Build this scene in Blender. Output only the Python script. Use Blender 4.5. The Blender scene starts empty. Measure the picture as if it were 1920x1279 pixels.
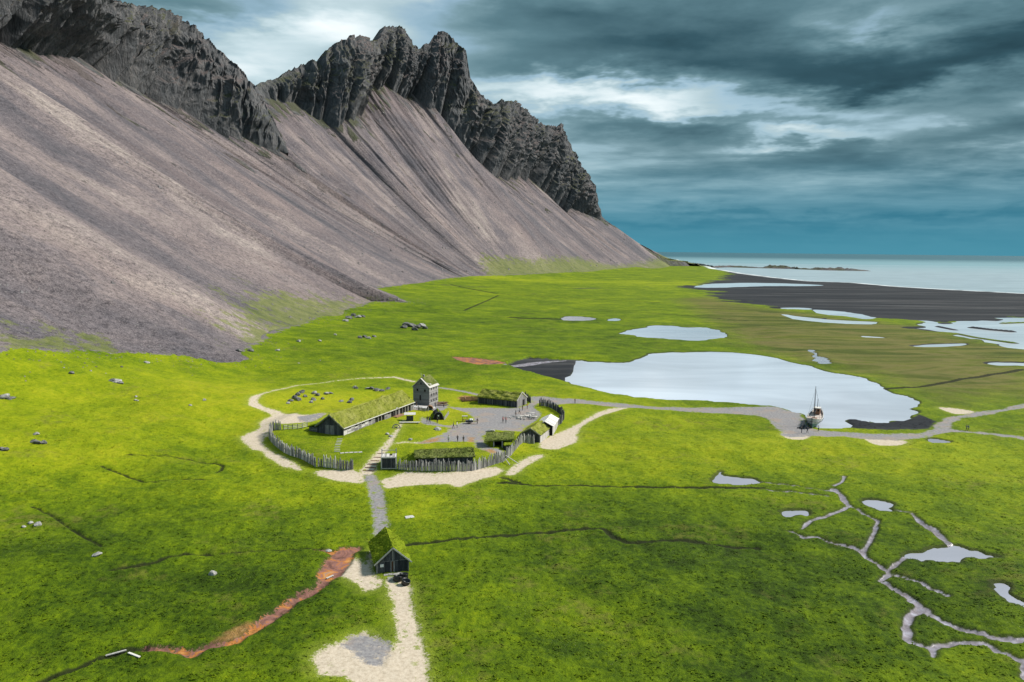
import bpy, bmesh, math, random
import numpy as np
from mathutils import Vector, Matrix
random.seed(7); RNG = np.random.default_rng(11)
S = bpy.context.scene
COL = S.collection
R = math.radians

# ------------------------------------------------------------------ camera
FPX, PITCH, ROLL, CAMH = 1478.0, R(6.58), R(0.62), 50.0
cam = bpy.data.cameras.new('camera'); camo = bpy.data.objects.new('camera', cam); COL.objects.link(camo)
cam.sensor_width = 36.0; cam.lens = 36.0 * FPX / 1920.0
cam.clip_start = 1.0; cam.clip_end = 200000.0
CM = Matrix.Rotation(math.pi/2 - PITCH, 4, 'X') @ Matrix.Rotation(ROLL, 4, 'Z')
camo.matrix_world = Matrix.Translation((0, 0, CAMH)) @ CM
S.camera = camo
S.render.resolution_x, S.render.resolution_y = 1024, 682
S.view_settings.view_transform = 'Standard'; S.view_settings.look = 'None'
S.view_settings.exposure = 1.12; S.view_settings.gamma = 1.0
CM3 = np.array(CM.to_3x3())

def ray(px, py):
    px = np.asarray(px, float); py = np.asarray(py, float)
    d = np.stack([(px-960)/FPX, -(py-639.5)/FPX, -np.ones_like(px)], -1) @ CM3.T
    return d / d[..., 1:2]

# ------------------------------------------------------------------ node helpers
class NT:
    def __init__(s, tree): s.dim = '3D'; s.t = tree; s.n = tree.nodes; s.l = tree.links
    def node(s, typ, **kw):
        nd = s.n.new(typ)
        for k, v in kw.items(): setattr(nd, k, v)
        return nd
    def put(s, inp, v):
        if hasattr(v, 'is_linked'): s.l.new(v, inp)
        elif isinstance(v, (tuple, list)) and len(v) == 3 and inp.type == 'RGBA': inp.default_value = (*v, 1)
        else: inp.default_value = v
    def m(s, op, a, b=None, c=None, clamp=False):
        nd = s.node('ShaderNodeMath', operation=op, use_clamp=clamp)
        for i, v in enumerate((a, b, c)):
            if v is not None: s.put(nd.inputs[i], v)
        return nd.outputs[0]
    def vm(s, op, a, b=None, out=0):
        nd = s.node('ShaderNodeVectorMath', operation=op); s.put(nd.inputs[0], a)
        if b is not None:
            if op == 'SCALE': s.put(nd.inputs['Scale'], b)
            else: s.put(nd.inputs[1], b)
        return nd.outputs[out]
    def comb(s, x, y, z):
        nd = s.node('ShaderNodeCombineXYZ')
        for i, v in enumerate((x, y, z)): s.put(nd.inputs[i], v)
        return nd.outputs[0]
    def sep(s, v):
        nd = s.node('ShaderNodeSeparateXYZ'); s.put(nd.inputs[0], v); return nd.outputs
    def mix(s, f, a, b, typ='MIX'):
        nd = s.node('ShaderNodeMix', data_type='RGBA', blend_type=typ, clamp_factor=True)
        s.put(nd.inputs[0], f); s.put(nd.inputs[6], a); s.put(nd.inputs[7], b); return nd.outputs[2]
    def noise(s, vec, scale, detail=3.0, rough=0.55, dist=0.0, out=0, dim=None):
        nd = s.node('ShaderNodeTexNoise', noise_dimensions=dim or s.dim)
        if vec is not None: s.put(nd.inputs['Vector'], vec)
        nd.inputs['Scale'].default_value = scale; nd.inputs['Detail'].default_value = detail
        nd.inputs['Roughness'].default_value = rough; nd.inputs['Distortion'].default_value = dist
        return nd.outputs[out]
    def step(s, v, lo, hi, a=0.0, b=1.0):
        nd = s.node('ShaderNodeMapRange', interpolation_type='SMOOTHSTEP')
        s.put(nd.inputs[0], v)
        for i, x in enumerate((lo, hi, a, b)): s.put(nd.inputs[i+1], x)
        return nd.outputs[0]
    def ramp(s, f, stops, interp='LINEAR'):
        nd = s.node('ShaderNodeValToRGB'); cr = nd.color_ramp; cr.interpolation = interp
        while len(cr.elements) < len(stops): cr.elements.new(0.5)
        for e, (p, c) in zip(cr.elements, stops): e.position = p; e.color = (*c, 1)
        s.put(nd.inputs[0], f); return nd.outputs[0]
    def attr(s, name, out='Fac'):
        nd = s.node('ShaderNodeAttribute', attribute_type='GEOMETRY', attribute_name=name); return nd.outputs[out]
    def bump(s, h, strength, dist=1.0, normal=None):
        nd = s.node('ShaderNodeBump'); nd.inputs['Strength'].default_value = strength
        nd.inputs['Distance'].default_value = dist; s.put(nd.inputs['Height'], h)
        if normal is not None: s.put(nd.inputs['Normal'], normal)
        return nd.outputs[0]

def new_mat(name):
    m = bpy.data.materials.new(name); m.use_nodes = True
    nt = NT(m.node_tree); nt.n.clear()
    out = nt.node('ShaderNodeOutputMaterial'); b = nt.node('ShaderNodeBsdfPrincipled')
    nt.l.new(b.outputs[0], out.inputs[0]); return m, nt, b

# ------------------------------------------------------------------ world: overcast sky with broken cloud
SUN_DIR = Vector((0.80, 0.22, 0.80)).normalized()      # towards the sun
W = bpy.data.worlds.new('World'); S.world = W; W.use_nodes = True
w = NT(W.node_tree); w.n.clear(); w.dim = '2D'
wo = w.node('ShaderNodeOutputWorld'); bg = w.node('ShaderNodeBackground'); w.l.new(bg.outputs[0], wo.inputs[0])
sky = w.node('ShaderNodeTexSky', sky_type='NISHITA', sun_disc=False)
sky.sun_elevation = math.asin(SUN_DIR.z); sky.sun_rotation = math.atan2(SUN_DIR.x, SUN_DIR.y)
tc = w.node('ShaderNodeTexCoord').outputs['Generated']
dx, dy, dz = w.sep(tc)
AZ = w.m('MULTIPLY', w.m('ARCTAN2', dx, dy), 180/math.pi)
EL = w.m('MULTIPLY', w.m('ARCSINE', dz), 180/math.pi)
zz = w.m('ADD', w.m('MAXIMUM', dz, 0.0), 0.07)
Q = w.comb(w.m('DIVIDE', dx, zz), w.m('DIVIDE', dy, zz), 0.0)
Qs = w.vm('MULTIPLY', Q, (0.85, 1.0, 1.0))
n1 = w.noise(Qs, 0.50, 4, 0.56, 0.15)
n2 = w.noise(w.vm('ADD', Qs, (7.3, 2.1, 4.0)), 1.25, 7, 0.56, 0.12)
n3 = w.noise(w.vm('MULTIPLY', Q, (0.40, 0.8, 1.0)), 1.1, 4, 0.55, 0.1)
wa = w.m('MULTIPLY', w.m('SUBTRACT', n2, 0.5), 9.0)
we = w.m('MULTIPLY', w.m('SUBTRACT', w.noise(w.comb(w.m('MULTIPLY', AZ, 0.10), w.m('MULTIPLY', EL, 0.34), 3.0), 1.0, 5, 0.6, 0.1), 0.5), 5.5)
AZw = w.m('ADD', AZ, wa); ELw = w.m('ADD', EL, we)
val = w.m('ADD', 0.60, w.m('MULTIPLY', w.m('SUBTRACT', n1, 0.5), 0.40))
val = w.m('ADD', val, w.m('MULTIPLY', w.m('MULTIPLY', w.m('SUBTRACT', n2, 0.5), w.step(EL, 1.0, 7.0, 0.35, 1.0)), 0.52))
val = w.m('ADD', val, w.m('MULTIPLY', w.m('SUBTRACT', n3, 0.5), 0.22))
def blob(px, py, sx, sy, amp, tilt=0.0):
    global val
    d = ray(px, py); a0 = math.degrees(math.atan2(d[0], d[1])); e0 = math.degrees(math.asin(d[2]/np.linalg.norm(d)))
    da = w.m('SUBTRACT', AZw, a0); de = w.m('SUBTRACT', w.m('SUBTRACT', ELw, e0), w.m('MULTIPLY', da, tilt))
    r2 = w.m('ADD', w.m('POWER', w.m('ABSOLUTE', w.m('DIVIDE', da, sx*0.0388)), 2.0), w.m('POWER', w.m('ABSOLUTE', w.m('DIVIDE', de, sy*0.0388)), 2.0))
    val = w.m('ADD', val, w.m('MULTIPLY', w.m('EXPONENT', w.m('MULTIPLY', r2, -1.0)), amp))
blob(1820, 105, 420, 55, -0.42, 0.10)
blob(1350, 60, 420, 60, -0.16)
blob(1150, 120, 260, 40, -0.20)
blob(1640, 40, 120, 30, 0.20)
blob(1080, 172, 230, 36, 0.36)
blob(1240, 195, 130, 26, 0.28)
blob(1500, 195, 330, 22, 0.26, 0.06)
blob(1530, 262, 150, 20, 0.34, -0.10)
blob(1180, 235, 210, 28, -0.20)
blob(1750, 275, 260, 26, -0.22)
blob(1400, 330, 500, 30, -0.06)
blob(640, 45, 120, 40, 0.34)
blob(470, 110, 120, 60, 0.20)
blob(420, 10, 300, 30, -0.18)
blob(950, 15, 240, 30, -0.12)
blob(1550, 415, 700, 14, -0.20)
blob(1500, 452, 700, 12, -0.16)
cloud = w.ramp(val, [(0.0, (0.010, 0.030, 0.042)), (0.22, (0.030, 0.075, 0.098)), (0.42, (0.085, 0.165, 0.198)),
                     (0.60, (0.20, 0.315, 0.36)), (0.78, (0.45, 0.56, 0.60)), (1.0, (0.78, 0.83, 0.84))])
vl = w.m('ADD', 0.44, w.m('MULTIPLY', w.m('SUBTRACT', val, 0.50), w.step(EL, 1.5, 8.0, 0.22, 1.0)))
low = w.ramp(vl, [(0.0, (0.006, 0.068, 0.112)), (0.35, (0.018, 0.134, 0.205)), (0.65, (0.115, 0.295, 0.37)), (1.0, (0.55, 0.68, 0.72))])
cl = w.mix(w.step(EL, 7.5, 1.0), cloud, low)
cl = w.mix(w.step(EL, 2.2, 0.0, 0.0, 0.85), cl, (0.055, 0.215, 0.29))
skyc = w.vm('SCALE', sky.outputs[0], 0.09)
cl = w.vm('SCALE', cl, 0.62)
gap = w.step(val, 0.50, 0.60)
gap = w.m('MULTIPLY', gap, w.step(val, 0.72, 0.62))
fin = w.mix(w.m('MULTIPLY', w.m('MULTIPLY', gap, w.step(EL, 3.0, 10.0)), 0.22), cl, skyc)
w.l.new(fin, bg.inputs[0]); bg.inputs[1].default_value = 1.0
# ------------------------------------------------------------------ sun through thin cloud
sl = bpy.data.lights.new('sun', 'SUN'); sl.energy = 3.1; sl.angle = R(9.0); sl.color = (1.0, 0.95, 0.87)
so = bpy.data.objects.new('sun', sl); COL.objects.link(so)
so.rotation_euler = SUN_DIR.to_track_quat('Z', 'Y').to_euler(); so.location = (300, 100, 400)

# ------------------------------------------------------------------ numpy noise
_perm = RNG.permutation(256).astype(np.int64); _g = RNG.normal(size=(256, 2)); _g /= np.linalg.norm(_g, axis=1)[:, None]
def perlin(x, y):
    x = np.asarray(x, float); y = np.asarray(y, float)
    xi = np.floor(x).astype(np.int64); yi = np.floor(y).astype(np.int64); xf = x-xi; yf = y-yi
    u = xf*xf*xf*(xf*(xf*6-15)+10); v = yf*yf*yf*(yf*(yf*6-15)+10)
    def gr(ix, iy, fx, fy):
        g = _g[_perm[(_perm[ix & 255] + iy) & 255]]; return g[..., 0]*fx + g[..., 1]*fy
    a = gr(xi, yi, xf, yf); b = gr(xi+1, yi, xf-1, yf); c = gr(xi, yi+1, xf, yf-1); d = gr(xi+1, yi+1, xf-1, yf-1)
    return ((a*(1-u)+b*u)*(1-v) + (c*(1-u)+d*u)*v)*1.5
def fbm(x, y, o=4, g=0.5):
    s = 0; a = 1.0; f = 1.0
    for i in range(o): s = s + a*perlin(x*f+i*17.3, y*f-i*9.1); a *= g; f *= 2.03
    return s
def ridged(x, y, o=4, g=0.5):
    s = 0; a = 1.0; f = 1.0
    for i in range(o): s = s + a*(1-2*np.abs(perlin(x*f+i*13.7, y*f+i*5.9))); a *= g; f *= 2.1
    return s
def sstep(v, lo, hi):
    t = np.clip((v-lo)/(hi-lo), 0, 1); return t*t*(3-2*t)

def poly_sd(X, Y, poly, pad=30.0):
    """signed distance (m, + inside) to a world polygon, -pad beyond"""
    poly = np.asarray(poly)[:, :2]; out = np.full(X.shape, -pad)
    lo = poly.min(0)-pad; hi = poly.max(0)+pad
    k = np.nonzero((X > lo[0]) & (X < hi[0]) & (Y > lo[1]) & (Y < hi[1]))
    x = X[k]; y = Y[k]; d = np.full(x.shape, 1e9); ins = np.zeros(x.shape, bool)
    for (ax, ay), (bx, by) in zip(poly, np.roll(poly, -1, 0)):
        ex, ey = bx-ax, by-ay; t = np.clip(((x-ax)*ex+(y-ay)*ey)/(ex*ex+ey*ey+1e-9), 0, 1)
        d = np.minimum(d, np.hypot(x-ax-t*ex, y-ay-t*ey))
        c = ((ay > y) != (by > y)); 
        with np.errstate(divide='ignore', invalid='ignore'):
            ins ^= c & (x < (bx-ax)*(y-ay)/(by-ay)+ax)
    out[k] = np.maximum(np.where(ins, d, -d), -pad); return out
def line_sd(X, Y, pts, wid, pad=30.0):
    pts = np.asarray(pts)[:, :2]; wid = np.broadcast_to(np.asarray(wid, float), (len(pts),)); out = np.full(X.shape, -pad)
    for i in range(len(pts)-1):
        (ax, ay), (bx, by) = pts[i], pts[i+1]
        k = np.nonzero((X > min(ax, bx)-pad) & (X < max(ax, bx)+pad) & (Y > min(ay, by)-pad) & (Y < max(ay, by)+pad))
        x = X[k]; y = Y[k]; ex, ey = bx-ax, by-ay; t = np.clip(((x-ax)*ex+(y-ay)*ey)/(ex*ex+ey*ey+1e-9), 0, 1)
        out[k] = np.maximum(out[k], wid[i]*(1-t)+wid[i+1]*t - np.hypot(x-ax-t*ex, y-ay-t*ey))
    return out

# ------------------------------------------------------------------ macro ground height
def flat(px, py, z):
    r = ray(px, py); t = (z-CAMH)/r[..., 2:3]; p = r*t; p[..., 2] = z; return p
FOOT = [(-600, 632, 30), (-300, 640, 26), (0, 648, 20), (200, 655, 14), (430, 664, 8), (500, 628, 8), (600, 592, 8), (700, 566, 8), (762, 566, 8), (700, 540, 8),
        (760, 532, 8), (830, 522, 8), (880, 517, 8), (960, 515, 8), (1060, 510, 8), (1140, 504, 8), (1190, 500, 8)]
FOOTW = np.array([flat(a, b, c) for a, b, c in FOOT])
ENC = np.array([flat(a, b, 1.0) for a, b in [(504, 806), (503, 818), (520, 838), (560, 858), (600, 872), (664, 880), (745, 880), (850, 882), (925, 872),
      (945, 850), (975, 825), (1010, 806), (1055, 792), (1062, 770), (1010, 752), (900, 745), (830, 740), (770, 745), (600, 768), (540, 790)]])
def h0(X, Y):
    X = np.atleast_1d(np.asarray(X, float)); Y = np.atleast_1d(np.asarray(Y, float))
    h = np.zeros_like(X); w0 = np.zeros_like(X)+1e-9
    for a, b in zip(FOOTW[:-1], FOOTW[1:]):
        k = np.nonzero((X > min(a[0], b[0])-320) & (X < max(a[0], b[0])+320) & (Y > min(a[1], b[1])-320) & (Y < max(a[1], b[1])+320))
        x = X[k]; y = Y[k]; e = b-a; t = np.clip(((x-a[0])*e[0]+(y-a[1])*e[1])/(e[0]**2+e[1]**2), 0, 1); d = np.hypot(x-a[0]-t*e[0], y-a[1]-t*e[1])
        h[k] = np.maximum(h[k], (a[2]*(1-t)+b[2]*t)*np.exp(-(d/(55.0 if a[1] > 320 else 42.0)))*sstep(d, 320, 200))
    h = h + 1.2*sstep(poly_sd(X, Y, ENC, 20.0), -3.5, 3.0)
    h = h + 2.2*fbm(X/95+3.1, Y/120+8.2, 2)*sstep(X, 20, -90)*sstep(Y, 900, 300)*sstep(poly_sd(X, Y, ENC, 30.0), 0, -20)
    return h
def P(px, py, dz=0.0):
    """pixel of the photograph -> point on the ground"""
    px = np.atleast_1d(np.asarray(px, float)); py = np.atleast_1d(np.asarray(py, float)); r = ray(px, py); z = np.zeros_like(px)
    for _ in range(9):
        t = (z-CAMH)/r[:, 2]; z = 0.35*z + 0.65*h0(r[:, 0]*t, t)
    t = (z-CAMH)/r[:, 2]
    o = np.stack([r[:, 0]*t, t, z+dz], -1); return o
def smooth_poly(p, n=5, jit=0.05, seed=0.0):
    p = np.asarray(p)[:, :2]; q = []
    for i in range(len(p)):
        a, b, c, d = p[i-1], p[i], p[(i+1) % len(p)], p[(i+2) % len(p)]
        for t in np.arange(n)/n: q.append(0.5*((2*b)+(c-a)*t+(2*a-5*b+4*c-d)*t*t+(3*b-a-3*c+d)*t**3))
    q = np.array(q); s = np.ptp(p, axis=0).max()*jit; k = s*3.0
    return q + s*np.stack([fbm(q[:, 0]/k+seed, q[:, 1]/k, 3), fbm(q[:, 0]/k+9, q[:, 1]/k+4+seed, 3)], -1)
def PP(lst, ox=0, oy=0, sc=1.0):
    a = np.array([(q[0], q[1]) for q in lst], float)*sc + (ox, oy); return P(a[:, 0], a[:, 1])

# ------------------------------------------------------------------ plan of the ground, read off the photograph
Z1 = dict(ox=440, oy=680, sc=0.1877); Z2 = dict(ox=760, oy=690, sc=0.1875); Z3 = dict(ox=560, oy=880, sc=0.312)
Z4 = dict(ox=1420, oy=680, sc=0.2604); Z6 = dict(ox=1280, oy=860, sc=1/3.); Z7 = dict(ox=1100, oy=440, sc=0.4271)
SAND = {
 'sandy_track': [PP([(697,1033),(690,1050),(685,1058),(669,1048),(650,1052),(635,1058),(632,1080),(654,1086),(685,1109),(707,1103),(722,1092),(735,1130),(742,1161),(744,1192),(736,1217),
    (728,1204),(694,1190),(669,1188),(635,1207),(610,1214),(588,1232),(592,1255),(600,1267),(647,1272),(660,1285),(650,1330),(650,1420),(860,1420),(825,1330),(806,1279),(799,1232),(791,1207),(778,1161),(772,1130),(767,1098),(745,1085),(722,1088),(703,1080),(697,1061)])],
 'sandy_path': [PP([(50,740),(150,840),(260,880),(330,940),(450,1010),(600,1060),(650,1072),(672,1050),(560,970),(420,910),(330,850),(280,810),(290,760),(330,720),(350,660),(380,600),(490,610),(740,590),(870,530),(900,500),
    (700,520),(560,510),(440,480),(300,440),(230,390),(250,340),(350,300),(385,282),(300,300),(180,340),(130,390),(150,430),(280,480),(370,530),(260,580),(240,650),(100,720)], **Z1)],
 'sand_patch': [PP([(590,886),(600,881),(640,880),(672,883),(683,892),(682,903),(660,904),(615,897)]),
    PP([(716,899),(735,893),(760,884),(797,886),(844,885),(872,881),(900,877),(940,877),(938,887),(910,896),(882,904),(862,912),(850,911),(840,907),(797,908),(760,911),(738,914),(722,915),(718,907)]),
    PP([(947,889),(966,870),(1000,853),(1020,854),(985,874),(966,888)]),
    PP([(1013,825),(1032,817),(1069,802),(1086,795),(1109,780),(1140,767),(1180,764),(1140,775),(1112,788),(1097,796),(1083,810),(1082,825),(1060,836),(1037,842),(1013,838)]),
    PP([(1300,315),(1450,325),(1570,350),(1480,365),(1400,358)], **Z4),
    PP([(1050,590),(880,597),(780,560),(800,545),(1050,560)], **Z4), PP([(180,525),(200,500),(360,505),(380,530),(330,555),(230,550)], **Z4)],
}
GRAV = {
 'gravel_path': [PP([(683,888),(686,900),(694,930),(703,1005),(706,1012),(729,1012),(728,989),(724,952),(716,911),(703,890)])],
 'gravel_yard': [PP([(390,375),(560,395),(750,393),(900,398),(1120,398),(1240,360),(1275,330),(1260,290),(1340,300),(1340,345),(1290,385),(1310,420),(1360,450),(1300,530),(1200,590),(1150,630),(900,620),(840,640),(780,680),(800,740),
    (870,800),(980,830),(960,880),(850,850),(700,790),(680,740),(430,740),(140,755),(230,710),(400,650),(430,605),(360,580),(180,560),(160,490),(210,505),(350,562),(470,570),(560,545),(690,510),(640,460),(500,410)], **Z2),
    PP([(772,757),(800,757),(832,752),(840,762),(825,770),(800,768),(775,768)])],
 'gravel_road': [PP([(996,744),(1080,749),(1160,756),(1240,762),(1320,764),(1415,762),(1454,763),(1482,770),(1506,780),(1512,795),(1530,806),(1548,808),(1628,813),(1706,814),(1738,808),(1756,792),(1785,780),(1829,772),(1876,766),(1920,757),(2100,730),
    (2100,745),(1920,765),(1863,775),(1811,783),(1790,792),(1779,803),(1811,808),(1863,812),(1920,820),(2050,842),(2050,848),(1920,825),(1863,816),(1800,811),(1756,815),(1693,825),(1640,824),(1550,818),(1500,818),(1470,817),(1463,806),(1443,792),(1425,780),(1360,775),(1290,771),(1230,767),(1160,763),(1080,757),(1012,755)])],
}
grav_line = P([511,560,620,680,740,775], [733,722,714,709,707,715]), [.5, .4, .35, .45, .9, 1.0]
grav_line2 = P([826,850,880,905], [727,731,736,742]), [1.2, 1.2, 1.2, 1.0]
steps_line = P([688,700,720,735,745,752,757], [884,866,842,822,808,796,788]), [1.6, 1.3, 1.0, .7, .45, .35, .35]
plank_line = P([733,760,790], [833,829,831]), [.4, .5, .5]
RED = ([(267,1216),(310,1216),(345,1222),(363,1224),(385,1215),(443,1206),(475,1188),(495,1172),(520,1155),(545,1135),(565,1122),(590,1112),(608,1092),(618,1075),(632,1055),(650,1035),(672,1030)],
       [.3,.35,.5,.9,.45,.35,.55,.9,.85,.85,.75,.6,.7,1.7,2.0,1.3,.6])
RED2 = ([(594,1033),(612,1035),(630,1040)], [.3, .5, .6])
MUDPOLY = [PP([(950,680),(970,672),(991,667),(1035,671),(1083,672),(1078,690),(1062,713),(1030,704),(985,693)])]
REDPOLY = [PP([(846,669),(880,670),(930,677),(952,679),(925,683),(895,684),(870,679)])]
TANPOLY = [PP([(390,1213),(420,1190),(467,1170),(488,1177),(470,1199),(430,1212)]),
   PP([(640,1050),(655,1048),(650,1066),(634,1078),(632,1062)]), PP([(786,831),(803,824),(826,820),(822,828)]), PP([(878,818),(890,820),(888,830),(876,828)]), PP([(905,842),(925,842),(935,850),(918,850)]),
   PP([(855,745),(875,742),(890,748),(870,751)])]
BANKPOLY = [PP([(640,400),(720,402),(820,427),(920,432),(1000,412),(1100,402),(1160,368),(1290,420),(1240,480),(1000,492),(800,490),(660,465)], **Z4)]
SCREEPOLY = [PP([(225,652),(270,640),(330,645),(390,650),(430,658),(445,665),(400,672),(370,668),(330,656),(270,660)])]
GREYPOLY = [PP([(638,1211),(655,1195),(669,1190),(694,1192),(728,1204),(731,1220),(716,1251),(685,1245),(653,1217)])]
STREAM = [
 [(435,130,3),(560,140,4),(700,170,7),(800,180,9),(850,170,15),(900,210,18),(930,255,14),(960,270,8),(1040,310,7),(1100,340,7),(1085,390,9),(1060,450,8),(1020,515,8)],
 [(850,155,6),(900,130,4),(910,90,4)], [(0,158,3),(370,172,5),(560,187,3),(820,212,5)],
 [(930,265,8),(880,290,10),(800,325,10),(720,345,9),(670,385,7)],
 [(600,400,3),(690,440,7),(750,435,9),(850,465,8),(950,490,15),(1010,520,11),(1050,560,10),(1150,610,10),(1165,630,10),(1110,660,9),(1180,700,11),(1280,760,15),(1340,805,22),(1400,850,16),(1500,890,12),(1620,930,12),(1740,970,18),(1830,985,20),(1930,995,22)],
 [(1190,290,5),(1290,300,7),(1330,345,11),(1400,385,22),(1440,420,18),(1480,460,14),(1520,495,16)], [(1270,545,9),(1190,590,9),(1155,610,9)],
 [(1340,815,18),(1280,860,14),(1260,930,16),(1260,990,18),(1300,1010,12),(1400,1030,11),(1450,1005,14),(1560,995,14),(1700,1000,14),(1760,1040,11),(1850,1080,11),(1925,1110,14),(1925,1200,10)],
 [(1400,1030,8),(1410,1075,4)], [(1190,630,3),(1300,660,4),(1400,720,5),(1490,755,5)]]
PONDS = {  # name -> polygon
 'lagoon': PP([(1083,673),(1110,675),(1143,676),(1176,676),(1204,667),(1224,660),(1300,658),(1370,659),(1440,667),(1495,680),(1521,685),(1545,694),(1576,699),(1602,703),(1626,709),(1644,718),(1659,727),(1670,735),(1701,741),(1714,746),
    (1721,754),(1711,765),(1720,771),(1709,779),(1704,786),(1680,788),(1660,792),(1633,790),(1607,785),(1589,784),(1597,793),(1592,801),(1545,801),(1520,795),(1509,778),(1493,771),(1472,765),(1446,759),(1420,758),(1360,752),(1300,748),(1250,747),(1200,742),(1150,735),(1100,723),(1063,713),(1070,700)]),
 'pond': [PP([(1168,624),(1185,617),(1213,612),(1228,609),(1280,612),(1320,614),(1350,619),(1362,625),(1352,632),(1320,637),(1290,638),(1240,634),(1200,630)]),
    PP([(1052,596),(1062,592),(1095,593),(1118,597),(1105,600),(1060,600)]), PP([(1140,598),(1152,596),(1164,598),(1158,601),(1142,601)]),
    PP([(170,110),(215,65),(230,90),(320,100),(400,110),(435,130),(330,145),(240,135),(180,130)], **Z6), PP([(1010,235),(1060,225),(1140,235),(1190,250),(1160,270),(1180,290),(1120,285),(1040,260)], **Z6),
    PP([(1260,540),(1380,505),(1450,490),(1540,485),(1600,500),(1740,535),(1750,545),(1680,555),(1600,550),(1530,575),(1420,570),(1300,558)], **Z6), PP([(560,290),(620,285),(700,288),(705,315),(660,310),(580,320)], **Z6),
    PP([(1745,700),(1790,690),(1840,715),(1830,745),(1920,800),(1990,830),(1985,850),(1900,820),(1800,770)], **Z6), PP([(1520,656),(1527,657),(1532,665),(1556,677),(1545,681),(1530,678),(1526,668)]),
    PP([(1740,822),(1752,821),(1785,827),(1765,830),(1745,828)])],
}
PONDS['lagoon'] = smooth_poly(PONDS['lagoon'], 4, 0.008); PONDS['pond'] = [smooth_poly(q, 6, 0.05, i) for i, q in enumerate(PONDS['pond'])]
FLATS = [PP([(1465,575),(1512,576),(1512,579),(1470,578)]), PP([(1525,579),(1570,582),(1600,586),(1635,593),(1625,597),(1590,592),(1540,587)]), PP([(1465,587),(1500,591),(1560,597),(1640,601),(1630,606),(1550,603),(1490,596)]),
   PP([(1720,606),(1740,600),(1770,604),(1800,601),(1850,598),(1920,593),(2050,590),(2200,600),(2200,668),(2050,662),(1920,651),(1870,643),(1830,634),(1795,625),(1750,615)]), PP([(1858,676),(1920,677),(2050,680),(2050,686),(1920,682),(1870,681)]),
   PP([(1710,646),(1760,642),(1810,641),(1800,645),(1740,648)]), PP([(1303,537),(1330,531.5),(1400,529.5),(1470,530.5),(1540,533.5),(1500,535),(1420,535.5),(1350,538)]), PP([(1615,627),(1650,629),(1660,631),(1625,630)])]
FLATS = [smooth_poly(q, 5, 0.03, i) for i, q in enumerate(FLATS)]
for d_ in (SAND, GRAV):
    for k_ in d_: d_[k_] = [smooth_poly(q, 3, 0.006, i) for i, q in enumerate(d_[k_])]
BARS = [([(1825,612),(1860,616),(1895,619)], 3.0), ([(1790,622),(1830,630),(1870,636),(1900,640)], 2.5), ([(1880,604),(1940,602)], 2.0), ([(1760,610),(1790,616)], 2.0)]
SHORE = [(1262,484),(1290,493),(1330,499),(1345,505),(1365,507),(1399,513),(1463,521),(1527,527.5),(1612,530.5),(1698,538),(1783,543),(1920,550),(2400,574)]
SEAP = np.array([flat(a, b, -1.5) for a, b in SHORE + [(2400, 490), (1900, 484), (1240, 478)]])
BEACH = np.array([flat(a, b, -1.0) for a, b in [(1290,541),(1310,534),(1340,524),(1370,514),(1345,505),(1365,506),(1399,512),(1463,520),(1527,526),(1612,529.5),(1698,537),(1783,542),(1920,549),(2400,573),(2400,640),(2100,600),(1920,596),(1847,599),(1783,606),(1698,601),(1634,597),(1527,582),(1442,573),(1399,569),(1350,560),(1325,546)]])
MARSH = PP([(1270,560),(1330,555),(1400,572),(1530,588),(1640,602),(1760,615),(1850,640),(1980,655),(1980,745),(1860,735),(1780,760),(1700,725),(1640,705),(1560,690),(1480,672),(1420,655),(1380,640),(1330,600)])
DITCH = [([(765,1025),(850,1015),(980,1000),(1100,990),(1135,992),(1150,1008),(1180,1018),(1270,1012),(1420,1020)], .55), ([(935,903),(1100,907),(1250,911),(1340,913),(1430,915)], .5),
  ([(40,1290),(120,1258),(185,1232),(240,1217),(270,1215)], .4), ([(190,875),(225,887),(240,893),(270,903),(330,898),(385,903)], .18), ([(60,945),(105,965),(150,1000),(190,1025)], .1),
  ([(205,1067),(250,1060),(290,1050),(310,1041),(350,1033)], .22), ([(350,1034),(480,1030),(600,1031)], .15), ([(235,855),(310,856),(345,862),(400,868),(418,873),(415,882),(405,886)], .2), ([(845,533),(930,550),(1100,560),(1250,568)], .7), ([(870,582),(935,553)], .3),
  ([(960,595),(1000,597),(1052,598)], 1.2), ([(980,905),(940,893)], .5), ([(1500,745),(1600,735),(1720,722),(1920,690)], .7), ([(1120,580),(1270,590),(1400,600)], .5)]

def allsd(X, Y, polys):
    o = np.full(X.shape, -30.0)
    for p in polys: o = np.maximum(o, poly_sd(X, Y, p))
    return o
# ------------------------------------------------------------------ ground sheet
NR, NC = 860, 800
rows = 62.0*np.exp(np.linspace(0, math.log(5200/62.0), NR)); cols = np.linspace(-0.86, 0.86, NC)
GX = (rows[:, None]*cols[None, :]); GY = np.repeat(rows[:, None], NC, 1)
X = GX.ravel(); Y = GY.ravel()
fld = {}
paths = {}
for nm, pl in SAND.items(): paths[nm] = allsd(X, Y, pl)
for nm, pl in GRAV.items(): paths[nm] = allsd(X, Y, pl)
paths['gravel_path'] = np.maximum(paths['gravel_path'], line_sd(X, Y, *grav_line2))
paths['stepped_path'] = np.maximum(line_sd(X, Y, *steps_line), line_sd(X, Y, *plank_line))
paths['sandy_path'] = np.maximum(paths['sandy_path'], line_sd(X, Y, *grav_line))
fld['sand'] = np.maximum.reduce([paths['sandy_track'], paths['sandy_path'], paths['sand_patch'], paths['stepped_path']])
grey = allsd(X, Y, GREYPOLY)
fld['gravel'] = np.maximum.reduce([paths['gravel_path'], paths['gravel_yard'], paths['gravel_road'], grey, poly_sd(X, Y, PP([(556,780),(609,773),(604,781),(580,792),(560,790)]))])
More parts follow.
